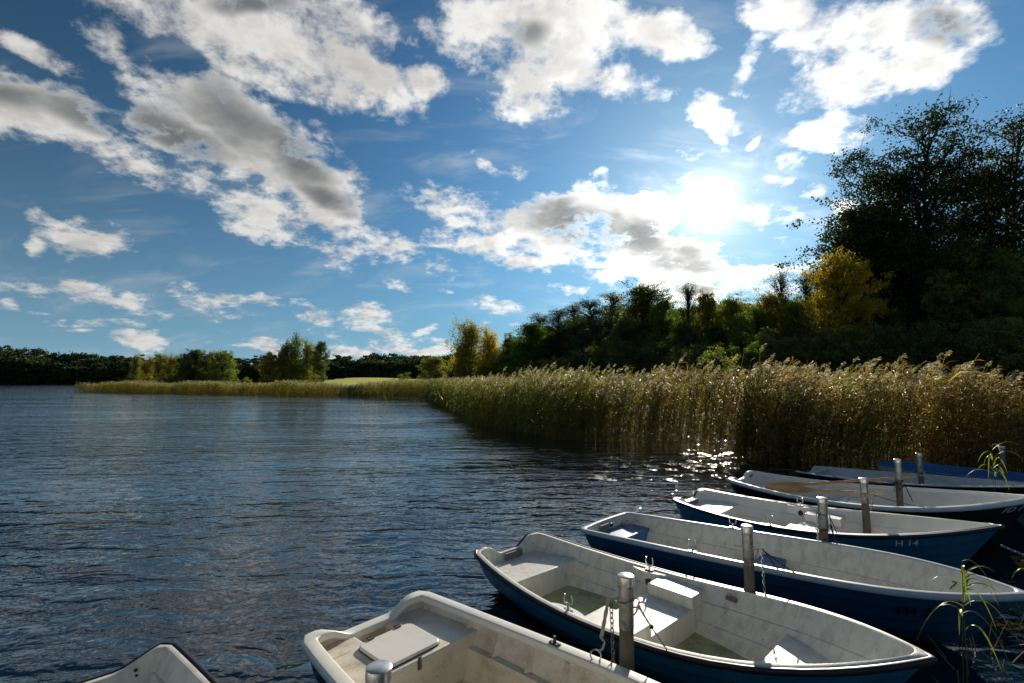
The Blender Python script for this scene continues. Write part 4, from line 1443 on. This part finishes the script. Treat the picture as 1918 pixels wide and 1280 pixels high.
G1 = 'trees of the wood on the right bank'
G2 = 'trees beyond the far reeds'
G3 = 'shrubs along the edge of the wood'
T = [
    # tall alders, right
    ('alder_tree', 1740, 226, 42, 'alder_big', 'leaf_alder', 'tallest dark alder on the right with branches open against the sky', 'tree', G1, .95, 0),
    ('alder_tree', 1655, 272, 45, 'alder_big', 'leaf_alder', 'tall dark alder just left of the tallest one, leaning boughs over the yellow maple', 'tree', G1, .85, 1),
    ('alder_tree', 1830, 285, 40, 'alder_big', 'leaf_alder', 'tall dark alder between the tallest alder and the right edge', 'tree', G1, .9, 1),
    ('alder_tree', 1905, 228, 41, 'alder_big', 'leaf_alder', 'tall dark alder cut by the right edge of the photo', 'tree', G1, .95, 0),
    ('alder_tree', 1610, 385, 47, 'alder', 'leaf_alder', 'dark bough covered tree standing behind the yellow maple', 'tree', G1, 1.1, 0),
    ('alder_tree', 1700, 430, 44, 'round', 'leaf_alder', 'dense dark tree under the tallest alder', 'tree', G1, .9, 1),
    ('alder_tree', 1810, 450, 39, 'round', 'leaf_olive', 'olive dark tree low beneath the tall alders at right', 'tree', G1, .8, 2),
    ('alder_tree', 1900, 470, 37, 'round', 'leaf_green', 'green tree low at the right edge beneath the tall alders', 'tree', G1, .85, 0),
    ('maple_tree', 1578, 478, 38, 'round', 'leaf_maple', 'bright yellow autumn maple in front of the tall alders', 'tree', G1, .72, 0),
    ('maple_tree', 1640, 560, 38, 'round', 'leaf_gold', 'dull gold tree low beneath the yellow maple', 'tree', G1, .9, 2),
    ('alder_tree', 1655, 585, 36, 'round', 'leaf_alder', 'small dark tree before the dull gold one', 'tree', G1, .8, 2),
    # middle of the wood
    ('thin_tree', 1470, 500, 52, 'sparse', 'leaf_dark', 'thin leafed tree with bare looping twigs against the white cloud', 'tree', G1, .8, 1),
    ('thin_tree', 1518, 505, 50, 'sparse', 'leaf_dark', 'thin leafed tree right beside the yellow maple', 'tree', G1, .7, 0),
    ('alder_tree', 1505, 560, 47, 'alder', 'leaf_olive', 'olive tree filling the gap left of the yellow maple', 'tree', G1, 1.0, 2),
    ('alder_tree', 1440, 548, 50, 'alder', 'leaf_gold', 'gold tinged tree on the right of the bright green one', 'tree', G1, .9, 0),
    ('alder_tree', 1425, 575, 47, 'round', 'leaf_green', 'bright green bushy tree in the middle of the wood', 'tree', G1, .8, 0),
    ('alder_tree', 1385, 548, 56, 'alder', 'leaf_olive', 'olive tree with thin crown below the sun', 'tree', G1, .9, 1),
    ('alder_tree', 1335, 548, 60, 'round', 'leaf_olive', 'broad olive tree right of the bare one', 'tree', G1, .62, 2),
    ('bare_tree', 1288, 524, 62, 'sparse', 'leaf_dark', 'nearly bare tree with fan of fine twigs against the cloud', 'tree', G1, .75, 0),
    ('alder_tree', 1245, 556, 63, 'alder', 'leaf_green', 'green tree just left of the bare tree', 'tree', G1, .8, 2),
    ('alder_tree', 1200, 533, 66, 'alder', 'leaf_dark', 'highest dark crown of the middle wood', 'tree', G1, 1.05, 0),
    ('pine_tree', 1150, 548, 72, 'pine', 'leaf_pine', 'dark pine beside the highest crown of the middle wood', 'tree', G1, .9, 0),
    ('pine_tree', 1112, 560, 76, 'pine', 'leaf_pine', 'dark pine in the middle of the pine row', 'tree', G1, .9, 1),
    ('pine_tree', 1078, 568, 80, 'pine', 'leaf_pine', 'dark pine with ragged flat top', 'tree', G1, .85, 0),
    ('pine_tree', 1045, 578, 84, 'pine', 'leaf_pine', 'dark pine near the left end of the pine row', 'tree', G1, .85, 1),
    ('pine_tree', 1012, 588, 88, 'pine', 'leaf_pine', 'leftmost pine of the row, behind the rounded tree', 'tree', G1, .9, 0),
    ('alder_tree', 985, 598, 84, 'alder', 'leaf_green', 'rounded green tree ending the wood next to the yellow birch', 'tree', G1, 1.15, 1),
    ('alder_tree', 955, 628, 92, 'round', 'leaf_dark', 'low dark tree squeezed between birch and wood', 'tree', G1, .6, 1),
    ('alder_tree', 1165, 600, 60, 'round', 'leaf_dark', 'dark rounded tree in front of the pines', 'tree', G1, .8, 2),
    ('alder_tree', 1095, 615, 66, 'round', 'leaf_pine', 'very dark rounded tree at the foot of the pine row', 'tree', G1, .8, 0),
    ('alder_tree', 1285, 600, 54, 'round', 'leaf_dark', 'dark rounded tree below the bare tree', 'tree', G1, .8, 1),
    ('alder_tree', 1350, 610, 50, 'round', 'leaf_pine', 'very dark rounded tree left of the bright green one', 'tree', G1, .8, 2),
    # birch at the reeds
    ('birch_tree', 880, 600, 104, 'birch', 'leaf_birch', 'tall golden green birch standing alone left of the wood', 'tree', G2, 1.35, 0),
    ('birch_tree', 916, 614, 103, 'birch', 'leaf_yellow', 'bright yellow birch leaning at the right of the golden one', 'tree', G2, 1.0, 1),
    ('birch_tree', 862, 650, 102, 'round', 'leaf_yellow', 'low orange yellow tree at the foot of the golden birch', 'tree', G2, .55, 0),
    ('hawthorn_tree', 808, 668, 108, 'round', 'leaf_olive', 'low spreading bare topped tree left of the birches', 'tree', G2, 1.3, 1),
    # clump at 487-615
    ('poplar_tree', 548, 626, 142, 'birch', 'leaf_green', 'tallest tree of the clump in the middle of the far reeds', 'tree', G2, 1.0, 1),
    ('poplar_tree', 528, 648, 140, 'birch', 'leaf_olive', 'slender olive tree left of the tallest in the clump', 'tree', G2, 1.0, 0),
    ('poplar_tree', 506, 660, 138, 'round', 'leaf_gold', 'low golden tree at the left end of the clump', 'tree', G2, .9, 0),
    ('poplar_tree', 575, 636, 143, 'birch', 'leaf_olive', 'slender tree between the tallest and the dark cone shaped one', 'tree', G2, .9, 1),
    ('poplar_tree', 596, 640, 140, 'round', 'leaf_dark', 'dark cone shaped tree ending the clump on its right', 'tree', G2, .62, 2),
    # clump at 250-440
    ('willow_tree', 416, 657, 150, 'round', 'leaf_sunny', 'round sunlit willow ending the left clump on its right', 'tree', G2, .95, 1),
    ('willow_tree', 392, 660, 154, 'round', 'leaf_olive', 'olive tree just left of the sunlit round willow', 'tree', G2, .8, 0),
    ('willow_tree', 364, 655, 150, 'round', 'leaf_dark', 'tall dark round tree in the left clump', 'tree', G2, 1.0, 2),
    ('willow_tree', 345, 666, 152, 'round', 'leaf_green', 'dark green tree half hidden by its taller neighbour in the left clump', 'tree', G2, .8, 1),
    ('ash_tree', 322, 664, 165, 'birch', 'leaf_gold', 'pale gold slender tree in the left clump', 'tree', G2, 1.2, 0),
    ('ash_tree', 300, 662, 168, 'birch', 'leaf_olive', 'dark olive pointed tree in the left clump', 'tree', G2, 1.2, 1),
    ('ash_tree', 278, 668, 170, 'birch', 'leaf_gold', 'thin gold tree second from the left of the clump', 'tree', G2, 1.0, 1),
    ('ash_tree', 256, 663, 172, 'birch', 'leaf_olive', 'leftmost thin topped tree of the left clump', 'tree', G2, .8, 0),
]
for a_ in T:
    nm, px, top, Y, kd, m_, lb, ct, gr, wd, var = a_
    tree(nm, px, top, Y, kd, m_, lb, ct, gr, wd, var)
S = [(275, 699, 150, 'leaf_gold', 'yellow bush in front of the left clump', 1.0), (240, 702, 152, 'leaf_shrub', 'dark low bush left of the yellow bush', 1.3),
     (310, 700, 148, 'leaf_shrub', 'dark low bush right of the yellow bush', 1.3), (345, 702, 147, 'leaf_sunny', 'pale green bush under the tall dark round tree', .9),
     (462, 706, 140, 'leaf_olive', 'small bush in the gap between the two clumps', 1.0), (505, 700, 134, 'leaf_olive', 'bush at the left foot of the middle clump', 1.1),
     (555, 702, 134, 'leaf_shrub', 'bush at the centre foot of the middle clump', 1.3), (592, 701, 134, 'leaf_olive', 'bush at the right foot of the middle clump', 1.2),
     (757, 697, 106, 'leaf_green', 'small round bush left of the spreading tree', .9), (815, 692, 100, 'leaf_shrub', 'bush beneath the spreading tree', 1.4),
     (850, 690, 96, 'leaf_olive', 'bush at the left foot of the birches', 1.0), (900, 688, 94, 'leaf_shrub', 'bush at the right foot of the birches', 1.2), (945, 690, 90, 'leaf_shrub', 'dark bush between birches and wood', 1.3),
     (1035, 668, 66, 'leaf_olive', 'broad olive bush ahead of the pine row', 1.3), (1000, 672, 74, 'leaf_shrub', 'dark bush before the rounded green tree', 1.3),
     (1085, 655, 60, 'leaf_shrub', 'dark bush at the foot of the pine row', 1.4), (1140, 640, 56, 'leaf_shrub', 'dark bush left of centre in the wood edge', 1.3),
     (1190, 636, 54, 'leaf_dark', 'dark tall bush under the highest crown', 1.2), (1240, 630, 50, 'leaf_shrub', 'dark bush under the green tree by the bare one', 1.3),
     (1345, 648, 32, 'leaf_sunny', 'pale yellow green willow bush rising over the reeds', 1.0), (1300, 640, 42, 'leaf_shrub', 'dark bush left of the pale willow bush', 1.3),
     (1400, 640, 36, 'leaf_green', 'green bush right of the pale willow bush', 1.1), (1440, 615, 40, 'leaf_olive', 'olive bush under the bright green tree', 1.1),
     (1500, 622, 38, 'leaf_shrub', 'dark bush under the olive tree', 1.2), (1555, 610, 35, 'leaf_dark', 'dark bush below the yellow maple', 1.2),
     (1615, 615, 33, 'leaf_shrub', 'dark bush below the dull gold tree', 1.2), (1670, 605, 32, 'leaf_shrub', 'dark bush under the tall alders, left of three', 1.2),
     (1735, 600, 31, 'leaf_dark', 'dark bush under the tall alders, middle of three', 1.2), (1800, 605, 30, 'leaf_shrub', 'dark bush under the tall alders, right of three', 1.2),
     (1870, 590, 29, 'leaf_shrub', 'dark bush behind the reeds at the right edge', 1.3), (1940, 590, 28, 'leaf_olive', 'olive bush cut by the right edge', 1.3)]
for i, (px, top, Y, m_, lb, wd) in enumerate(S):
    tree('shrub', px, top, Y, 'shrub', m_, lb, 'shrub', G3, wd, i % 3)


# far woods and the depth of the near wood, each one object nobody could count
def wood_mass(name, label, spots, m, leaf, nclus=24, nleaf=60):
    rs = np.random.RandomState(len(spots))
    P, S_, K = [], [], []
    for (x, y, z0, h, r, con) in spots:
        for c in range(nclus):
            f = rs.uniform(.0, 1.0)
            pr = (1.05 - f) ** .8 if con else math.sqrt(max(1 - ((f - .5) / .55) ** 2, 0.02))
            an = rs.uniform(0, 6.283); rad = r * pr * rs.uniform(.2, 1) ** .5
            c0 = np.array([x + rad * math.cos(an), y + rad * math.sin(an), z0 + f * h])
            b = rs.uniform(.7, 1.3)
            q = c0 + rs.normal(size=(nleaf, 3)) * np.array([.20, .20, .10 if not con else .05]) * r * (1.0 if not con else .7)
            P.append(q); K.append(np.full(nleaf, b))
    P = np.concatenate(P); K = np.concatenate(K)
    V, F = leaf_quads(P, leaf, rs, .3)
    C = np.repeat(np.stack([K * rs.uniform(.8, 1.2, len(K)), K, K * .9], -1), 4, 0)
    o = npmesh(name, V, F, M[m], C)
    tag(o, label, 'wood', None, 'stuff')


rw = random.Random(9)
sp = []
def far_top(px):   # skyline of the far wood on the left
    xs = [-300, 0, 40, 90, 130, 200, 260, 300, 420, 500, 620, 700, 900]
    ys = [655, 648, 652, 661, 664, 671, 670, 672, 668, 666, 662, 668, 660]
    return float(np.interp(px, xs, ys))
for row in range(4):
    px = -330
    while px < 260:
        Y = 338 + row * 9 + rw.uniform(-3, 3)
        p = unproj(px, 714, Y=Y)
        zt = unproj(px, far_top(px) + (22 - row * 7) * (1 if row < 3 else 0) + rw.uniform(-2, 5), Y=Y).z
        z0 = gz(p.x, Y)
        sp.append((p.x, Y, z0 - 1, zt - z0 + 1, rw.uniform(4.5, 7), False))
        px += rw.uniform(7, 13)
wood_mass('distant_wood', 'dark mixed wood on the far left shore of the lake', sp, 'wood_far', .75)
sp = []
for row in range(4):
    px = 180
    while px < 660:
        Y = 290 + row * 8 + rw.uniform(-3, 3)
        p = unproj(px, 714, Y=Y)
        zt = unproj(px, 668 + (18 - row * 6) + rw.uniform(-3, 7), Y=Y).z
        z0 = gz(p.x, Y)
        sp.append((p.x, Y, z0 - 1, zt - z0 + 1, rw.uniform(3.0, 4.4), row >= 1 and rw.random() < .85))
        px += rw.uniform(6, 11)
wood_mass('distant_wood', 'dark spruce wood behind the clumps of trees and the meadow', sp, 'wood_far', .6)
sp = []
for row in range(4):
    px = 640
    while px < 1000:
        Y = 300 + row * 8 + rw.uniform(-3, 3)
        p = unproj(px, 714, Y=Y)
        zt = unproj(px, 666 + (15 - row * 5) + rw.uniform(-3, 6) + (5 if px < 680 else 0), Y=Y).z
        z0 = gz(p.x, Y)
        sp.append((p.x, Y, z0 - 1, zt - z0 + 1, rw.uniform(4.2, 6.5), False))
        px += rw.uniform(7, 12)
wood_mass('distant_wood', 'dark leafy wood behind the meadow, left of the birches', sp, 'wood_far', .7)
sp = []
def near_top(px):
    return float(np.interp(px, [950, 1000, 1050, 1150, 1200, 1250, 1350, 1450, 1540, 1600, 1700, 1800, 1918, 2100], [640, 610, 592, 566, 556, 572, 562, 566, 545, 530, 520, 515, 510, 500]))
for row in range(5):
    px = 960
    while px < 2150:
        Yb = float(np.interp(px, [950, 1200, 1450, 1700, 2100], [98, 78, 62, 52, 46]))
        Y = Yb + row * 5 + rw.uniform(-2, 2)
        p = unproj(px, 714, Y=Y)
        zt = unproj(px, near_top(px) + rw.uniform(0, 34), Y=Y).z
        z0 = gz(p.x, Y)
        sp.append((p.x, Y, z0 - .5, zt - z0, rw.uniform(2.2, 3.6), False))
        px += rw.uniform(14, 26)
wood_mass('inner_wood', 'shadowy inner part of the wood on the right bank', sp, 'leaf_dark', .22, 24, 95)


# ------------------------------------------------------------------ reeds
def reeds(name, pos, hh, label, seed, green, ratio=1.0, nl=8, npl=26, leafw=.020, plume_p=.8, stemw=.010, tall=1.0):
    """pos (N,2), hh (N) heights, green (N) 0 brown .. 1 green.  One object: nobody could count a reed bed"""
    rs = np.random.RandomState(seed)
    N = len(pos)
    base = np.concatenate([pos, np.full((N, 1), -.25)], 1)
    la = rs.normal(.0, .9, N); lm = np.abs(rs.normal(.10, .07, N)) * hh
    wind = np.array([.10, -.05])
    lean = np.stack([np.cos(la) * lm, np.sin(la) * lm], -1) + wind * hh[:, None] * rs.uniform(.3, 1.6, N)[:, None]

    def axis(f):     # f (N,) or (N,k) -> points
        f = f if f.ndim == 2 else f[:, None]
        xy = pos[:, None, :] + lean[:, None, :] * (f ** 2)[..., None]
        z = -.25 + (hh[:, None] + .25) * f
        return np.concatenate([xy, z[..., None]], -1)
    Vs, Fs, Cs = [], [], []
    off = 0
    tone = rs.uniform(.45, 1.7, N)
    cg = np.array([.10, .155, .026]); cb = np.array([.22, .105, .026]); cst = np.array([.18, .12, .045])
    gmix = np.clip(green + rs.normal(size=N) * .22, 0, 1)
    # stems
    K = 5
    f = np.tile(np.linspace(0, 1, K), (N, 1))
    A = axis(f)
    an = rs.uniform(0, np.pi, N)
    sd = np.stack([np.cos(an), np.sin(an), np.zeros(N)], -1)[:, None, :] * stemw * .5
    sd2 = np.stack([-np.sin(an), np.cos(an), np.zeros(N)], -1)[:, None, :] * stemw * .5
    for s_ in (sd, sd2):
        V = np.stack([A - s_, A + s_], 2)      # N,K,2,3
        ii = np.arange(N)[:, None] * (K * 2) + np.arange(K - 1)[None] * 2
        F = np.stack([ii, ii + 1, ii + 3, ii + 2], -1).reshape(-1, 4) + off
        V = V.reshape(-1, 3)
        c = (cst * .9)[None] * tone[:, None] * (1 - .3 * gmix[:, None]) + cg[None] * gmix[:, None] * .4
        Vs.append(V); Fs.append(F); Cs.append(np.repeat(c, K * 2, 0)); off += len(V)
    # leaves
    for l in range(nl):
        fa = rs.uniform(.12, .97, N) ** .85
        root = axis(fa)[:, 0]
        an = rs.uniform(-np.pi, np.pi, N) * .75 - .2
        out = np.stack([np.cos(an), np.sin(an), np.zeros(N)], -1)
        L = rs.uniform(.25, .55, N) * np.clip(hh / 2.5, .5, 1.2)
        rise = rs.uniform(.15, .8, N)
        p0 = root
        p1 = p0 + out * (L * .45)[:, None] + np.array([0, 0, 1]) * (L * .5 * rise)[:, None]
        p2 = p1 + out * (L * .5)[:, None] + np.array([0, 0, 1]) * (L * (rise * .3 - .35 * rs.uniform(.2, 1.6, N)))[:, None]
        tw = rs.uniform(-.8, .8, N)
        sdv = np.stack([-np.sin(an) * np.cos(tw), np.cos(an) * np.cos(tw), np.sin(tw)], -1)
        w = (leafw * rs.uniform(.6, 1.3, N))[:, None]
        V = np.stack([p0 - sdv * w * .3, p0 + sdv * w * .3, p1 - sdv * w * .6, p1 + sdv * w * .6, p2 - sdv * w * .05, p2 + sdv * w * .05], 1)
        ii = np.arange(N)[:, None] * 6 + np.array([0, 2])[None]
        F = np.stack([ii, ii + 1, ii + 3, ii + 2], -1).reshape(-1, 4) + off
        low = np.clip((.62 - fa) / .35, 0, 1)[:, None]
        gm = (np.clip(gmix + rs.normal(size=N) * .2, 0, 1))[:, None]
        yel = (rs.rand(N) < .08)[:, None]
        c = cg * gm + cb * (1 - gm)
        c = np.where(yel, np.array([.34, .26, .05]), c)
        c = c * (1 - .35 * low) + cst * .35 * low
        c = c * (tone * rs.uniform(.6, 1.4, N))[:, None]
        Vs.append(V.reshape(-1, 3)); Fs.append(F); Cs.append(np.repeat(c, 6, 0)); off += 6 * N
    # plumes
    has = rs.rand(N) < plume_p
    idx = np.nonzero(has)[0]; n = len(idx)
    tip = axis(np.ones((N, 1)))[idx, 0]
    sz = rs.uniform(.6, 1.25, n) * .27 * tall
    pc = np.array([.23, .185, .17])
    for l in range(npl):
        u = (l + rs.uniform(0, 1, n)) / npl
        bend = u ** 1.6
        ctr = tip + np.stack([.45 * bend * sz, -.15 * bend * sz, (u - .35 * bend) * sz], -1)
        rad = .24 * sz * np.sin(np.pi * np.clip(u * .85 + .12, 0, 1))
        an = rs.uniform(0, 6.283, n)
        o_ = np.stack([np.cos(an), np.sin(an), -rs.uniform(-.3, .9, n)], -1)
        o_ += np.array([.5, -.15, 0])
        ln = (rad * rs.uniform(.5, 1.2, n) + .012)[:, None]
        sdv = rs.normal(size=(n, 3)); sdv /= np.linalg.norm(sdv, axis=1, keepdims=True)
        w = (.008 + .014 * rs.rand(n))[:, None] * ratio
        V = np.stack([ctr, ctr + o_ * ln * .55 + sdv * w, ctr + o_ * ln * 1.1, ctr + o_ * ln * .55 - sdv * w], 1)
        F = np.arange(4 * n).reshape(n, 4) + off
        c = pc * (tone[idx] * rs.uniform(.7, 1.25, n))[:, None]
        Vs.append(V.reshape(-1, 3)); Fs.append(F); Cs.append(np.repeat(c, 4, 0)); off += 4 * n
    o = npmesh(name, np.concatenate(Vs), np.concatenate(Fs), M['reed'], np.clip(np.concatenate(Cs), 0, .9))
    tag(o, label, 'reeds', None, 'stuff')
    return o


def band(line, n, depth, rs, ragged=.6, power=1.4):
    """n points scattered on the land side of a shoreline"""
    L = np.array(line, float)
    seg = np.diff(L, axis=0); ln = np.linalg.norm(seg, axis=1)
    # nearer stretches get their share by length
    i = rs.choice(len(seg), n, p=ln / ln.sum())
    t = rs.rand(n)
    nrm = np.stack([-seg[:, 1], seg[:, 0]], -1) / ln[:, None]
    nrm = -nrm
    d = depth * rs.rand(n) ** power + ragged * rs.normal(size=n) * .4
    return L[i] + seg[i] * t[:, None] + nrm[i] * d[:, None], d


rs = np.random.RandomState(3)
near_line = [(22, 6), (14.5, 12.2), (12.4, 12.3), (9.5, 12.7), (7.8, 13.0), (6.2, 13.8), (5.3, 16.9), (0.9, 19.8), (-2.3, 26.2)]
p, d = band(near_line, 9200, 5.0, rs, .7)
clump = np.sin(p[:, 0] * 2.3 + np.sin(p[:, 1] * 1.7) * 2) + np.sin(p[:, 1] * 2.9 + p[:, 0] * .8)
keep = rs.rand(len(p)) < np.clip(.66 + .22 * clump, .25, 1)
p, d, clump = p[keep], d[keep], clump[keep]
# the normal of this line must point inland (away from the water)
sd = shore_dist(p[:, 0], p[:, 1])
hh = 1.42 + .16 * clump + 1.05 * rs.beta(2.0, 2.0, len(p)) ** .8 + .40 * (rs.rand(len(p)) < .07) + np.clip(d, 0, 5) * .04 + .12 * np.sin(p[:, 0] * 1.3) + .10 * np.sin(p[:, 0] * 3.1 + 1)
gr = np.clip(1.15 - (p[:, 0] + 1) / 8.0, .15, 1.0)
reeds('reed_bed', p, hh, 'near reed bed with pale plumes, green at left and rust brown at right, behind the boats', 5, np.clip(gr + .3 * np.sin(p[:, 0] * .9 + p[:, 1]) , .05, 1), nl=12, leafw=.024, plume_p=.42, npl=36, tall=1.12)
far_line1 = [(-2.3, 26.2), (-4.5, 37.6), (-10.2, 58.5), (-18.7, 66.4)]
p, d = band(far_line1, 5200, 7.0, rs, .8)
reeds('reed_bed', p, rs.uniform(1.7, 2.5, len(p)), 'green reed bed curving from the near reeds towards the far shore', 6, np.full(len(p), .85), 2.0, 9, 10, .040, .5, .012, 1.1)
far_line2 = [(-18.7, 66.4), (-43.5, 78.5), (-63.4, 88.3), (-90, 100)]
p, d = band(far_line2, 6500, 8.0, rs, .8)
reeds('reed_bed', p, rs.uniform(1.4, 2.0, len(p)) + .25 * np.sin(p[:, 0] * .31) + .15 * np.sin(p[:, 0] * .83), 'long low reed belt with pale tops along the far shore', 7, np.full(len(p), .6), 2.6, 8, 8, .055, .8, .016, 1.2)


# single reed plants standing near the boats
def reed_plant(x, y, h, seed, label, nleaf=9, L=.34, lw=.0075, lean=(.02, 0), broken=False):
    rs = random.Random(seed)
    root = empty('reed_plant', (x, y, -.2))
    tag(root, label, 'reed', 'single reeds standing by the boats')
    H = h + .2
    ax = lambda f: Vector((lean[0] * f * f * H, lean[1] * f * f * H, H * f))
    m = MB(); m.tube([ax(i / 10) for i in range(11)], [.0045 - .0028 * i / 10 for i in range(11)], 6)
    m.build('stem', M['stem_g'], root)
    for k in range(nleaf):
        f = 1 - .038 * k * (0.75 + .5 * rs.random()) if nleaf > 3 else .6 + .12 * k
        f = max(f, .35)
        p = ax(f); an = rs.uniform(0, 6.283)
        o = Vector((math.cos(an), math.sin(an) * .7, 0)); s = Vector((-math.sin(an), math.cos(an), .2)).normalized()
        LL = L * rs.uniform(.7, 1.3); up = rs.uniform(.5, 1.3); dr = rs.uniform(.9, 1.9)
        rows = []
        n = 9
        for i in range(n + 1):
            u = i / n
            q = p + o * LL * (u * .9) + Vector((0, 0, LL * (up * u - dr * u * u)))
            w = lw * math.sin(math.pi * (u * .86 + .14)) ** .8 if u < 1 else .0006
            rows.append([q - s * w, q + Vector((0, 0, -w * .35)), q + s * w])
        b = MB(); b.grid(rows)
        b.build('leaf', M['leaf_reed'], root)
    return root


def plain_leaf(name, c, tr=.5):
    m = bpy.data.materials.new(name); m.use_nodes = True
    g = NG(m.node_tree); b = m.node_tree.nodes['Principled BSDF']
    tc = g.n('ShaderNodeTexCoord')
    cc = g.mix(g.noise(tc.outputs['Object'], 14, 3, .6), c, (c[0] * 1.6, c[1] * 1.2, c[2] * 1.1))
    g.link(cc, b.inputs['Base Color']); b.inputs['Roughness'].default_value = .4
    t_ = g.n('ShaderNodeBsdfTranslucent'); g.link(g.vec('MULTIPLY', cc, (1.2, 1.2, .6)), t_.inputs[0])
    x_ = g.n('ShaderNodeMixShader'); x_.inputs[0].default_value = tr
    g.link(b.outputs[0], x_.inputs[1]); g.link(t_.outputs[0], x_.inputs[2]); g.link(x_.outputs[0], m.node_tree.nodes['Material Output'].inputs[0])
    return m


M['leaf_reed'] = plain_leaf('fresh reed leaf', (.16, .24, .03))
M['stem_g'] = plain_leaf('reed stem green brown', (.10, .11, .04), .2)
M['dry'] = plain_leaf('dry reed straw', (.28, .22, .13), .25)
q = unproj(1770, 714, Y=3.35)
reed_plant(q.x, 3.35, 1.10, 2, 'green reed with drooping blades in front of the bow lettered FH 3', 9, .30)
reed_plant(q.x + .03, 3.42, .98, 8, 'second green reed leaning right beside the drooping one at the bow', 8, .30, lean=(.05, 0))
q = unproj(1845, 714, Y=7.9)
reed_plant(q.x, 7.9, 1.25, 4, 'thin green reed rising before the white boat numbered 77', 9, .42, .010)
reed_plant(q.x + .12, 8.0, .95, 14, 'shorter reed just right of the thin one before boat 77', 6, .36, .011)
q = unproj(1895, 714, Y=4.6)
reed_plant(q.x, 4.6, .62, 24, 'low reed shoot under the sagging chain at the right edge', 4, .16, .009)
q = unproj(1622, 714, Y=11.8)
reed_plant(q.x, 11.8, .75, 34, 'low reed tuft behind the stern of boat 77', 7, .4, .016)
q = unproj(842, 714, Y=23)
reed_plant(q.x, 23, 1.5, 44, 'lone reed in open water left of the reed bed', 7, .5, .02)
q = unproj(828, 714, Y=27)
reed_plant(q.x, 27, 1.7, 54, 'leaning reed in open water farther out than the lone reed', 7, .5, .02, lean=(-.2, 0))

# dead stems floating and standing in the dark water
def dry_stems(spots, label, seed, kind=True):
    rs = random.Random(seed)
    m = MB()
    for (x, y, L, an, tilt, r) in spots:
        d = Vector((math.cos(an) * math.cos(tilt), math.sin(an) * math.cos(tilt), math.sin(tilt)))
        p = Vector((x, y, .006 if tilt < .1 else -.1))
        m.tube([p, p + d * L * .5 + Vector((0, 0, rs.uniform(0, .02))), p + d * L], [r, r * .9, r * .6], 5)
    o = m.build('dead_reed_stems', M['dry'])
    tag(o, label, 'dead reeds', None, 'stuff')


rr_ = random.Random(12)
sp = []
for k in range(70):
    px = rr_.uniform(1080, 1560); py = rr_.uniform(838, 885)
    if px < 1250 and py < 850: py += 20
    P_ = unproj(px, py, z=0)
    sp.append((P_.x, P_.y, rr_.uniform(.3, 1.4), rr_.uniform(-.6, .4) + (math.pi if rr_.random() < .5 else 0), rr_.choice([0, 0, 0, .15, .3]), .007))
dry_stems(sp, 'dead reed stems floating on the dark water before the reed bed', 1)
sp = []
for k in range(90):
    px = rr_.uniform(1755, 1990); Y = rr_.uniform(2.7, 4.6)
    P_ = unproj(px, 714, Y=Y)
    sp.append((P_.x, Y, rr_.uniform(.2, .5), rr_.uniform(0, 6.28), rr_.uniform(.5, 1.4), .004))
dry_stems(sp, 'broken dead reed stems sticking from the dark water by the bows', 2)

# lily pads
lp = MB()
pts = [(0, 0, 0)]
nn = 22
for k in range(nn):
    an = .22 + (2 * math.pi - .44) * k / (nn - 1)
    pts.append((math.cos(an) * (1 + .05 * math.sin(3 * an)), math.sin(an), .02 * math.sin(2.3 * an)))
lp.add(pts, [(0, k, k + 1) for k in range(1, nn)])
first = lp.build('lily_pad', M['pad'])
me = first.data
for k in range(95):
    o = first if k == 0 else link(first.copy())
    for _ in range(20):
        px = rr_.uniform(1110, 1420); py = rr_.uniform(843, 905)
        if py < 905 - (px - 1110) * .02 and (py > 856 or px < 1380): break
    if rr_.random() < .6: px, py = rr_.gauss(1270, 70), rr_.gauss(868, 10)
    if py > 915 or (px > 1350 and py > 880): py = 870
    P_ = unproj(px, py, z=0)
    r_ = rr_.uniform(.09, .19)
    o.location = (P_.x, P_.y, .013 + .0005 * (k % 9)); o.scale = (r_, r_, r_ * rr_.uniform(.6, 2.2)); o.rotation_euler = (rr_.uniform(-.07, .07), rr_.uniform(-.07, .07), rr_.uniform(0, 6.28))
    tag(o, 'small round lily pad floating on the dark water before the reed bed', 'lily pad', 'lily pads before the reeds')
